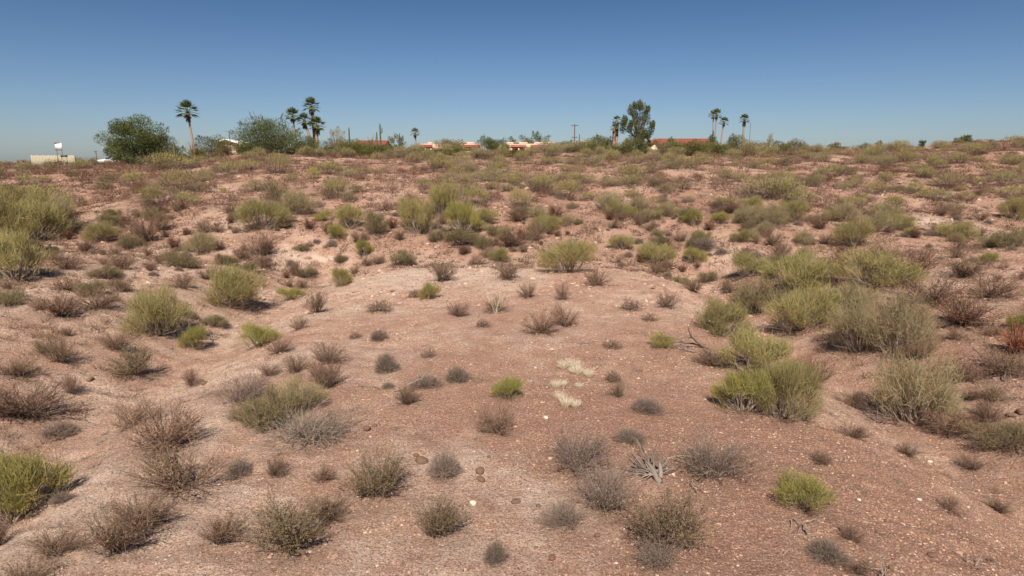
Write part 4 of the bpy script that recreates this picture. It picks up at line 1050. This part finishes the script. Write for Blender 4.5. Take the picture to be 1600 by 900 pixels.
# dead wood
def deadwood(name, px, py, label, build, cat='dead wood'):
    x, y, z, t = at(px, py); mb = MB(); build(mb, t)
    o = link(name, mb.mesh(name, M['dead' if name == 'dead_stump' or 'pale' in label or 'white' in label else 'wood'], True), None, (x, y, z)); tag(o, label, cat); return o
def stump(mb, t):
    r = np.random.default_rng(12); s = t / F
    # limbs drawn as fans away from a short split bole lying towards the viewer
    mb.tube([[.10, -.10, -.04], [.04, .10, .10], [.02, .30, .17], [-.05, .5, .22]], [.05, .065, .05, .03], 6, .6)
    mb.tube([[.12, -.05, 0], [.18, .15, .14], [.20, .4, .28], [.16, .62, .36]], [.045, .05, .035, .015], 6, .35)
    for k in range(16):
        a = r.uniform(.15, 3.3); gnarl(mb, r, np.array([.05, .16, .08]) + r.normal(size=3) * [.06, .06, .02], np.array([math.cos(a), math.sin(a), r.uniform(.02, .45)]), r.uniform(.35, .9), r.uniform(.010, .022), 1, 4, .5, 0, r.random(), .16)
    for dx, dy, dz, L, rd in ((-1, .10, .12, .85, .042), (-1, .30, .10, .95, .034), (-.95, .55, .2, .9, .04), (-.75, .9, .3, .95, .045), (-.45, 1, .35, .95, .045),
                              (-.15, 1, .5, .75, .035), (.15, 1, .5, .7, .034), (.8, .7, .3, .55, .034), (.95, .2, .2, .6, .028), (-.9, -.1, .05, .5, .036), (-.4, -.4, .03, .3, .03), (.35, -.5, .02, .34, .026),
                              (.7, .35, .5, .45, .02), (-.6, .75, .6, .6, .02), (-1, .42, .3, .7, .018)):
        gnarl(mb, r, np.array([.05 + dx * .05, .16 + dy * .06, .12]), np.array([dx, dy, dz]), L * .9, rd * .72, 1, 5, .5, 0, r.random(), .15)
deadwood('dead_stump', 1022, 752, 'bleached dead stump with splayed roots and limbs lying on red gravel', stump, 'stump')
def arch(r0, L, d, rad, depth=2, wig=.2, up=-.03, n=1, sp=.5, tint=.4):
    def b(mb, t):
        r = np.random.default_rng(r0)
        for i in range(n):
            gnarl(mb, r, np.array([r.normal() * .1 * (n > 1), r.normal() * .1 * (n > 1), .02]), np.array(d) + r.normal(size=3) * (.7 if n > 1 else 0) * [1, 1, .3], L * r.uniform(.7, 1.1), rad, depth, 4, sp, up, tint, wig)
    return b
deadwood('fallen_branch', 1042, 718, 'dark curved branch arching right from the bleached stump', arch(3, 1.5, [1, .25, .35], .028, 1, .2, -.09, tint=.1), 'branch')
deadwood('fallen_branch', 928, 735, 'thin dead branches spreading left of the bleached stump', arch(4, 1.2, [-1, .1, .2], .022, 2, .25, -.03, n=3, tint=.2), 'branch')
deadwood('dead_sticks', 1082, 752, 'two crooked dark sticks under the wide grey-brown shrub', arch(5, .6, [0, -1, .15], .016, 1, .25, 0, n=3, tint=.05), 'branch')
deadwood('fallen_branch', 1108, 545, 'pale bare forked branch lying at the foot of the rounded green palo verde', arch(7, 2.0, [-.5, .3, .35], .045, 2, .2, .02, n=2, tint=.9), 'branch')
deadwood('fallen_branch', 1090, 552, 'long low pale branch pointing left out of the mauve shrub', arch(8, 1.8, [-1, .05, .1], .03, 1, .2, -.02, tint=.7), 'branch')
deadwood('dead_sticks', 615, 612, 'curved dead stick lying on pale soil left of centre', arch(9, 1.5, [1, .4, .25], .022, 2, .3, .02, tint=.2), 'branch')
deadwood('dead_sticks', 588, 606, 'tangle of grey dead twigs left of the curved stick', arch(10, .9, [-.5, .3, .2], .016, 2, .3, 0, n=5, tint=.5), 'branch')
deadwood('dead_brush', 1368, 660, 'knot of pale dead twigs under the big pale palo verde', arch(11, .9, [0, 0, .5], .02, 2, .4, 0, n=8, tint=.8), 'brush')
deadwood('dead_brush', 1556, 578, 'white forked dead twigs in front of the rust orange shrub', arch(13, 1.6, [-.4, 0, .4], .03, 2, .35, 0, n=6, tint=.95), 'brush')
deadwood('dead_brush', 338, 530, 'dark eroded roots hanging right of the broom bush', arch(14, 1.0, [0, -.6, .5], .03, 2, .35, -.05, n=6, tint=.1), 'brush')
deadwood('dead_sticks', 1385, 905, 'crooked upright dead stick at the bottom edge on the right', arch(15, .5, [.2, .1, 1], .014, 1, .3, 0, n=3, tint=.3), 'branch')
deadwood('dead_sticks', 1532, 890, 'little bare dead twig standing near the lower right corner', arch(16, .45, [.1, 0, 1], .013, 1, .25, 0, n=3, tint=.5), 'branch')
deadwood('dead_sticks', 1250, 818, 'dark roots curling under the round yellow-green bush', arch(17, .55, [0, -.9, .1], .014, 1, .3, 0, n=6, tint=.05), 'branch')
def brush(mb, t):
    r = np.random.default_rng(21)
    for i in range(46):
        a = r.uniform(-2.2, 2.4); d = np.array([math.cos(a), math.sin(a) * .8 - .25, r.uniform(.15, .8)])
        gnarl(mb, r, r.normal(size=3) * [.25, .22, 0] + [0, .3, .05], d, r.uniform(.6, 1.25), r.uniform(.010, .024), 2, 4, .5, -.02, r.random(), .2)
    n = 2200; P = r.normal(size=(n, 3)) * [.55, .42, .0] + [0, .3, 0]; P[:, 2] = r.uniform(.05, .5, n)
    mb.ribbons(P, norm(P) + r.normal(size=(n, 3)) * .6, r.uniform(.1, .35, n), .008, nseg=2, r=r, bend=r.normal(size=(n, 3)) * .15)
deadwood('dead_brush', 480, 695, 'big tangle of grey dead branches on the right half of the half-dead olive bush', brush, 'brush')

for kind, px, py, dist, w, h, lb in (('R', 95, 249, 100, 44, 9, 'dark red-brown shrub in front of the middle of the pale wall'), ('O', 120, 250, 100, 18, 9, 'olive bush before the right end of the pale wall'),
        ('O', 160, 249, 104, 34, 10, 'olive bush before the white parked car'), ('R', 184, 249.5, 104, 30, 9, 'red-brown shrub at the rear of the white parked car'), ('O', 72, 250, 101, 14, 8, 'small olive bush at the left end of the pale wall'),
        ('R', 30, 252, 102, 50, 9, 'long dark brown shrub on the skyline at the left edge'), ('O', 8, 250, 104, 30, 12, 'olive bush on the skyline at the left edge')):
    x, y, z, H = on_ridge(px, py, dist); plant(kind, x, y, z, U(w, dist), max(H, .35), lb)
# rocks one can single out
def rock_mesh(seed, flat=.6):
    r = np.random.default_rng(seed)
    import bmesh
    bm = bmesh.new(); bmesh.ops.create_icosphere(bm, subdivisions=2, radius=.5)
    k = r.normal(size=(7, 3)); k /= np.linalg.norm(k, axis=1)[:, None]; dcut = r.uniform(.28, .44, 7)
    for v in bm.verts:
        p = np.array(v.co)
        for q, c in zip(k, dcut):
            m = p @ q
            if m > c: p = p - q * (m - c) * .92
        p[2] *= flat; v.co = p
    me = bpy.data.meshes.new('rock'); bm.to_mesh(me); bm.free(); return me
RM = [rock_mesh(s, f) for s, f in ((1, .6), (2, .5), (3, .75), (4, .55))]
RMw = [m.copy() for m in RM]
for m in RM: m.materials.append(M['rock'])
for m in RMw: m.materials.append(M['whiterock'])
ROCKS = [
 (658, 722, 20, 0, 'brown boulder left of the blue-grey mound shrub, largest on the knoll'), (751, 750, 13, 0, 'round brown stone right of the blue-grey mound shrub'),
 (750, 738, 14, 0, 'flat tan stone just above the round brown one'), (806, 785, 13, 0, 'reddish flat stone in the lower middle'),
 (841, 792, 9, 0, 'dark stone right of the reddish flat one'), (764, 714, 6, 0, 'small dark stone on the pale patch right of the blue-grey mound'),
 (739, 788, 11, 1, 'white stone in the lower middle, largest white one'), (853, 653, 7, 1, 'white stone on red gravel below the straw clumps'),
 (1052, 742, 5, 1, 'small white stone right of the bleached stump'), (837, 856, 6, 0, 'dark pebble near the bottom edge at centre'),
 (934, 838, 10, 0, 'brown stone under the flat olive grey shrub'), (862, 872, 12, 0, 'flat brown stone near the bottom edge right of centre'),
 (1000, 838, 8, 0, 'stone at the foot of the large upright brown shrub'), (1373, 833, 9, 0, 'dark rust stone on the red slope at lower right'),
 (1392, 888, 9, 0, 'dark stone near the bottom edge at lower right'), (1456, 868, 12, 0, 'rounded red stone near the bottom edge at lower right'),
 (229, 562, 8, 0, 'dark red stone below the broom bush'), (141, 594, 10, 0, 'tan stone alone on the pale left slope'),
 (1342, 782, 6, 1, 'white stone on the red slope right of the round yellow-green bush'), (1436, 781, 6, 1, 'white stone further right on the red slope'),
 (1513, 793, 5, 1, 'white stone between two low shrubs at lower right'), (1453, 722, 7, 1, 'pale stone on the near lip of the right wash'),
 (574, 672, 12, 0, 'cracked tan stone in the little hollow right of the dead branches'), (585, 666, 8, 0, 'small stone on the rim of the little hollow'),
 (650, 712, 9, 0, 'small stone above the brown boulder'), (1580, 650, 12, 0, 'long dark stone on the bare far bank at right'), (1595, 645, 12, 0, 'dark stone at the right edge on the bare far bank'),
 (320, 600, 10, 0, 'dark red stone below the hanging roots'), (1272, 855, 8, 0, 'small stone above the dark grey shrub near the bottom edge'),
]
for i, (px, py, w, wh, lb) in enumerate(ROCKS):
    x, y, z, t = at(px, py); s = w * t / F * 1.25
    o = link('rock', (RMw if wh else RM)[i % 4], None, (x, y, z + .10 * s), (random.uniform(-.2, .2), random.uniform(-.2, .2), i * 2.1), (s, s * .85, s))
    tag(o, lb, 'rock')
# pale boulders on the ridge
for px, py, w, lb in ((942, 230, 5, 'pale boulder on the ridge under the green bushy tree'), (66, 261, 9, 'white block on the ground under the left end of the pale wall'), (988, 236, 4, 'small pale boulder at the foot of the tall dark tree'), (1140, 229, 4, 'pale boulder left of the furthest right palm')):
    x, y, z, H = on_ridge(px, py, 112); s = U(w, 112)
    o = link('rock', RMw[0], None, (x, y, z + .2 * s), (0, 0, px), (s, s, s)); tag(o, lb, 'rock')
# ------------------------------------------------------------------ the rest of the hillside's plants
def project(x, y, z):
    v = np.array([x, y, z]) - CAM; dz = v[1] * _cp - v[2] * _sp; u = v[1] * _sp + v[2] * _cp
    return 800 + F * v[0] / dz, 450 - F * u / dz, dz
COLS = [(150, 'under the pale wall'), (340, 'below the big round tree'), (640, 'below the palm cluster'), (880, 'below the peach houses'),
        (1120, 'below the tall dark tree'), (1300, 'below the right palms'), (9999, 'at the far right')]
KD = {'P': 'green palo verde', 'L': 'pale palo verde', 'O': 'dull olive bush', 'B': 'brown twiggy shrub', 'R': 'dark red-brown shrub', 'G': 'low purplish grey shrub', 'C': 'olive brown open shrub', 'Y': 'small bright green bush'}
def zone(kind, x, y, z):
    px = project(x, y, z)[0]
    c = next(t for lim, t in COLS if px < lim)
    rw = 'low on the hill' if y < 62 else 'halfway up the hill' if y < 86 else 'high on the hill'
    if y < 46: rw = ('on the near left slope' if px < 800 else 'on the near right slope'); c = 'in front' if y < 24 else 'further up'
    return f'{KD[kind]} {rw} {c}', (KD[kind] + 's ' + rw).replace('bushs', 'bushes')
fr_ = np.random.default_rng(11)
pl = np.array(PLANTS)
def free(x, y, r_, arr, k=.75):
    return not (np.hypot(arr[:, 0] - x, arr[:, 1] - y) < k * (arr[:, 2] + r_)).any()
GN = 0
def scatter(n, y0, y1, kinds, probs, dens, kfree, sizes, cap, xl=None):
    """dart throwing over the ground in view; past the cap the plants are handed back for a joined sheet"""
    global pl
    out = []; tries = 0
    while len(out) < n and tries < n * 60:
        tries += 1
        y = y0 + (y1 - y0) * fr_.random() ** .80; x = fr_.uniform(-1, 1) * (.94 * y + 5)
        if xl and not xl(x, y): continue
        if fr_.random() > dens(x, y): continue
        kd = kinds[fr_.choice(len(kinds), p=probs(x, y))]
        w, h = SIZE[kd]; s = fr_.uniform(*sizes) ; w *= s; h *= s * fr_.uniform(.75, 1.1) * (1.3 if y0 > 100 else 1)
        if not free(x, y, w / 2, pl, kfree): continue
        out.append((kd, x, y, w, h)); pl = np.vstack([pl, [x, y, w / 2]])
    return out
def put(lst, cap):
    lst.sort(key=lambda q: -q[3] / q[2])
    rest = []; cnt = {}
    for q in lst:
        kd, x, y, w, h = q; cnt[kd] = cnt.get(kd, 0) + 1
        if cnt[kd] > cap: rest.append(q); continue
        z = float(terrain(x, y)); lb, gr = zone(kd, x, y, z)
        todo.append((kd, x, y, z, w, h, lb, gr))
    return rest
todo = []
def pg(x, y):     # how green: more on the right and in the washes
    return float(np.clip(.42 + .35 * sstep(-40, 50, x) + .5 * pnoise(x / 17, y / 13), .1, 1))
def patch(x, y, s=9, o=0): return float(np.clip(.55 + 1.0 * pnoise(x / s + o, y / s * .8 - o), .04, 1))
greens = scatter(760, 47, 128, ['P', 'L', 'O', 'Y'], lambda x, y: [.34, .30, .28, .08] if x > -15 else [.26, .26, .40, .08],
                 lambda x, y: pg(x, y) * patch(x, y, 8), .50, (.45, 1.15), 999)
foot = scatter(150, 43, 60, ['B', 'R', 'G', 'O'], lambda x, y: [.45, .15, .25, .15], lambda x, y: 1.0, .45, (.45, 1.0), 999, lambda x, y: abs(x) > 8 or y > 47)
browns = scatter(1700, 46, 124, ['B', 'R', 'G'], lambda x, y: [.50, .18, .32] if x > -20 else [.66, .20, .14],
                 lambda x, y: patch(x, y, 6, 31.7) * (1 if y < 80 else .6), .34, (.6, 1.5), 999)
banks = scatter(110, 14, 45, ['B', 'G', 'O'], lambda x, y: [.6, .25, .15], lambda x, y: patch(x, y, 5, 9), .8, (.5, 1.0), 999, lambda x, y: abs(x) > 14.5)
crest = scatter(110, 104, 121, ['P', 'L', 'O'], lambda x, y: [.3, .2, .5], lambda x, y: 1.0, .45, (.6, 1.15), 999, lambda x, y: -.33 * y < x < .6 * y)
leftf = scatter(26, 9, 30, ['B', 'C', 'G'], lambda x, y: [.6, .2, .2], lambda x, y: 1.0, .55, (.5, 1.0), 999, lambda x, y: x < -2.5)
rest = put(leftf, 99) + put(greens + crest, 150) + put(foot, 60) + put(browns, 100) + put(banks, 60)

ORD = ['first', 'second', 'third', 'fourth', 'fifth', 'sixth', 'seventh', 'eighth', 'ninth', 'tenth', 'eleventh', 'twelfth', 'thirteenth', 'fourteenth', 'fifteenth', 'sixteenth', 'seventeenth', 'eighteenth', 'nineteenth', 'twentieth']
byl = {}
for q in todo: byl.setdefault(q[6], []).append(q)
for lb, lst in byl.items():
    lst.sort(key=lambda q: q[1] / q[2])
    for i, (kd, x, y, z, w, h, _, gr) in enumerate(lst):
        l2 = lb if len(lst) == 1 else lb + ', ' + (ORD[i] + ' from left' if i < len(lst) / 2 and i < 20 else (ORD[len(lst) - 1 - i] + ' from right' if len(lst) - 1 - i < 20 else 'in the middle'))
        plant(kd, x, y, z, w, h, l2, gr)

# beyond the caps: one joined sheet of brush, as real shrubs
def tri_arrays(me):
    v = np.empty(len(me.vertices) * 3, np.float32); me.vertices.foreach_get('co', v)
    l = np.empty(len(me.loops), np.int32); me.loops.foreach_get('vertex_index', l)
    t = np.empty(len(me.vertices), np.float32); me.attributes['tint'].data.foreach_get('value', t)
    return v.reshape(-1, 3), l.reshape(-1, 4), t
for key, nm, lb in (('GREEN', 'distant_green_brush', 'thin sheet of far small green bushes covering the top of the hillside'), ('BROWN', 'distant_brown_brush', 'thin sheet of far small brown shrubs covering the hillside')):
    groups = {}
    for q in rest:
        if (q[0] in 'PLOY') == (key == 'GREEN'): groups.setdefault(q[0], []).append(q)
    mb = MB(); mats = []
    for mi, (kd, lst) in enumerate(groups.items()):
        mats.append(FAR[kd][0].materials[0])
        r = np.random.default_rng(mi + 40)
        src = [tuft_far(300 + mi * 5 + j, SIZE[kd][0], SIZE[kd][1], {'P': 'green', 'L': 'pale', 'O': 'olive', 'Y': 'yellow', 'B': 'brown', 'G': 'purple', 'R': 'red'}[kd], 200 if key == 'GREEN' else 80, .28 if key == 'GREEN' else .18, .075 if key == 'GREEN' else .05) for j in range(3)]
        for kd_, x, y, w, h in lst:
            v, f, t = tri_arrays(src[r.integers(3)]); a = r.uniform(0, 6.28); c, s = math.cos(a), math.sin(a)
            v = v * [w / SIZE[kd][0], w / SIZE[kd][0], h / SIZE[kd][1]]
            v = np.stack([v[:, 0] * c - v[:, 1] * s + x, v[:, 0] * s + v[:, 1] * c + y, v[:, 2] + float(terrain(x, y)) - .03], 1)
            mb.add(v, f, t, mi)
    if mb.n: o = link(nm, mb.mesh(nm, mats)); tag(o, lb, 'brush', kind='stuff')

# small dry tufts and litter that nobody could count
def sheet(n, y0, y1, dens, blades, L, wd, rad, mat, name, label, seed, up=.8, pw=1.0):
    r = np.random.default_rng(seed)
    y = y0 + (y1 - y0) * r.random(n * 4) ** pw; x = r.uniform(-1, 1, n * 4) * (.88 * y + 4)
    keep = r.random(n * 4) < dens(x, y); x, y = x[keep][:n], y[keep][:n]; m = len(x)
    k = np.repeat(np.arange(m), blades); q = r.normal(size=(len(k), 2)) * rad * r.uniform(.5, 1.5, (m, 1))[k]
    X = x[k] + q[:, 0]; Y = y[k] + q[:, 1]; P = np.stack([X, Y, terrain(X, Y)], 1)
    D = np.stack([q[:, 0] / rad, q[:, 1] / rad, np.full(len(k), up)], 1) + r.normal(size=(len(k), 3)) * .4; D[:, 2] = np.abs(D[:, 2])
    mb = MB(); mb.ribbons(P, D, L * r.uniform(.4, 1.3, len(k)), wd, nseg=1, r=r, tint=r.uniform(0, 1, m)[k] * .6 + r.uniform(0, .4, len(k)))
    o = link(name, mb.mesh(name, M[mat])); tag(o, label, 'ground cover', kind='stuff')
edge = lambda x, y: np.clip(.25 + .5 * sstep(-.25, -.6, x / y) + .4 * sstep(.25, .6, x / y) + .9 * pnoise(x / 6 + 11, y / 8), .02, 1)
vp = lambda s, o, b=.4, g=1.2: (lambda x, y: np.clip(b + g * pnoise(x / s + o, y / s - o), .02, 1))
sheet(3600, 60, 120, edge, 26, .36, .048, .34, 'red', 'red_brown_brush', 'thin sheet of small red-brown brush over the upper left and right slopes', 55, .9, .8)
sheet(1500, 14, 50, lambda x, y: (np.abs(x) > 14) * np.clip(.45 + .8 * pnoise(x / 4, y / 4), .02, 1), 40, .26, .018, .20, 'brown', 'bank_brush', 'small dry brush on the banks either side of the knoll', 56, .8, .8)
sheet(2600, 43, 62, lambda x, y: np.clip(.6 + pnoise(x / 4 + 2, y / 3), .05, 1), 24, .26, .028, .20, 'tuft', 'slope_tufts', 'small dark tufts crowding the foot of the hillside', 57, .8, 1.0)
sheet(4500, 58, 118, vp(4, 21, .6), 18, .27, .042, .26, 'brown', 'brown_scrub', 'low brown scrub filling the gaps between bushes on the upper hillside', 58, .8, .8)
sheet(7500, 44, 112, vp(5, 3, .6), 16, .21, .042, .20, 'tuft', 'dry_tufts', 'thin layer of small dry brown tufts over the hillside soil', 51, .7, .8)
sheet(1800, 44, 112, vp(6, 8, .5), 26, .20, .028, .22, 'purple', 'grey_tufts', 'thin layer of small grey tufts over the hillside soil', 52, .7, .8)
side = lambda x, y: np.clip(.05 + .55 * sstep(4, 11, np.abs(x + 1.5)) + .6 * pnoise(x / 2.5, y / 2.5) , .01, 1) * (1 - .8 * sstep(24, 34, y) * (np.abs(x) < 10))
sheet(2600, 7, 44, side, 18, .09, .008, .12, 'litter', 'dry_litter', 'thin scatter of dead grass bits and twigs on the foreground soil', 53, .35, .8)
sheet(650, 7, 46, side, 60, .16, .008, .10, 'purple', 'tiny_dry_tufts', 'scattered tiny dry tufts on the foreground soil', 54, .7, .8)

# gravel and stones
def gravel(n, y0, y1, s0, s1, name, label, seed, dens, pw=1.4):
    r = np.random.default_rng(seed)
    y = y0 + (y1 - y0) * r.random(n * 3) ** pw; x = r.uniform(-1, 1, n * 3) * (.88 * y + 3)
    keep = r.random(n * 3) < dens(x, y); x, y = x[keep][:n], y[keep][:n]; m = len(x)
    base = np.array([[1, 0, 0], [0, 1, 0], [-1, 0, 0], [0, -1, 0], [0, 0, .85]], float)
    faces = np.array([[0, 1, 4], [1, 2, 4], [2, 3, 4], [3, 0, 4]])
    s = (s0 + (s1 - s0) * r.random(m) ** 3.5) * np.maximum(y / 13, 1) ** .6
    V = base[None] * r.uniform(.6, 1.2, (m, 5, 1)) + r.normal(size=(m, 5, 3)) * .12
    V = V * s[:, None, None] * .5 * np.stack([r.uniform(.8, 1.3, m), r.uniform(.7, 1.1, m), r.uniform(.5, .9, m)], 1)[:, None]
    a = r.uniform(0, 6.28, m); c, q = np.cos(a)[:, None], np.sin(a)[:, None]
    X = V[..., 0] * c - V[..., 1] * q + x[:, None]; Y = V[..., 0] * q + V[..., 1] * c + y[:, None]; Z = V[..., 2] + terrain(x, y)[:, None] + .02 * s[:, None]
    mb = MB(); mb.add(np.stack([X, Y, Z], -1).reshape(-1, 3), (faces[None] + np.arange(m)[:, None, None] * 5).reshape(-1, 3), np.repeat(r.random(m), 5))
    o = link(name, mb.mesh(name, M['stone'])); tag(o, label, 'gravel', kind='stuff')
redz = lambda x, y: np.clip(.45 + .5 * sstep(1, 8, x) + .9 * pnoise(x / 3.1 + 4, y / 3.1), .08, 1)
gravel(90000, 7, 46, .018, .085, 'gravel', 'loose red and tan gravel on the foreground soil', 61, redz, 1.2)
gravel(1500, 7, 40, .06, .17, 'stones', 'scattered brown fist-sized stones in the foreground', 62, redz, 1.0)
gravel(14000, 30, 80, .06, .22, 'hill_stones', 'scattered stones on the hillside soil', 63, lambda x, y: np.clip(.5 + pnoise(x / 5, y / 5), .05, 1), 1.1)

# soil attributes: pale bare spots where the photograph shows them, organic litter under the plants, shadows of the hillside scrub painted in
co = np.empty(len(GROUND.vertices) * 3, np.float32); GROUND.vertices.foreach_get('co', co); co = co.reshape(-1, 3)
gx, gy = co[:, 0].astype(float), co[:, 1].astype(float)
pale = .38 + .32 * fbm(gx / 7 + 3, gy / 7, 4) + .12 * fbm(gx / 1.2, gy / 1.2, 3)
pale += .22 * sstep(1, -9, gx) * (gy < 50) * 1.0
for px, py, wpx, amp in PALE:
    x, y, z, t = at(px, py); R_ = wpx * t / F / 2; pale += amp * np.exp(-(((gx - x) / R_) ** 2 + ((gy - y) / (R_ * 1.15)) ** 2) * (1 + .5 * fbm(gx / 1.5, gy / 1.5, 2)))
litter_shade = np.zeros(len(gx)); 
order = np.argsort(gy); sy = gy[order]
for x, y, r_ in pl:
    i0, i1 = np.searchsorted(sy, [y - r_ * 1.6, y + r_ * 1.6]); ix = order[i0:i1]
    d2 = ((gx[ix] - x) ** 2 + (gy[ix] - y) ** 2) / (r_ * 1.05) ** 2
    litter_shade[ix] = np.maximum(litter_shade[ix], .7 * np.exp(-d2))
litter_shade = np.maximum(litter_shade, sstep(44, 60, gy) * np.clip(.42 + .7 * fbm(gx / 4, gy / 4, 3), 0, .8))  # hillside soil darkened for litter and for the shadows among the tufts
for nm, arr in (('pale', pale), ('litter', litter_shade)):
    a_ = GROUND.attributes.new(nm, 'FLOAT', 'POINT'); a_.data.foreach_set('value', np.ascontiguousarray(arr, dtype=np.float32))
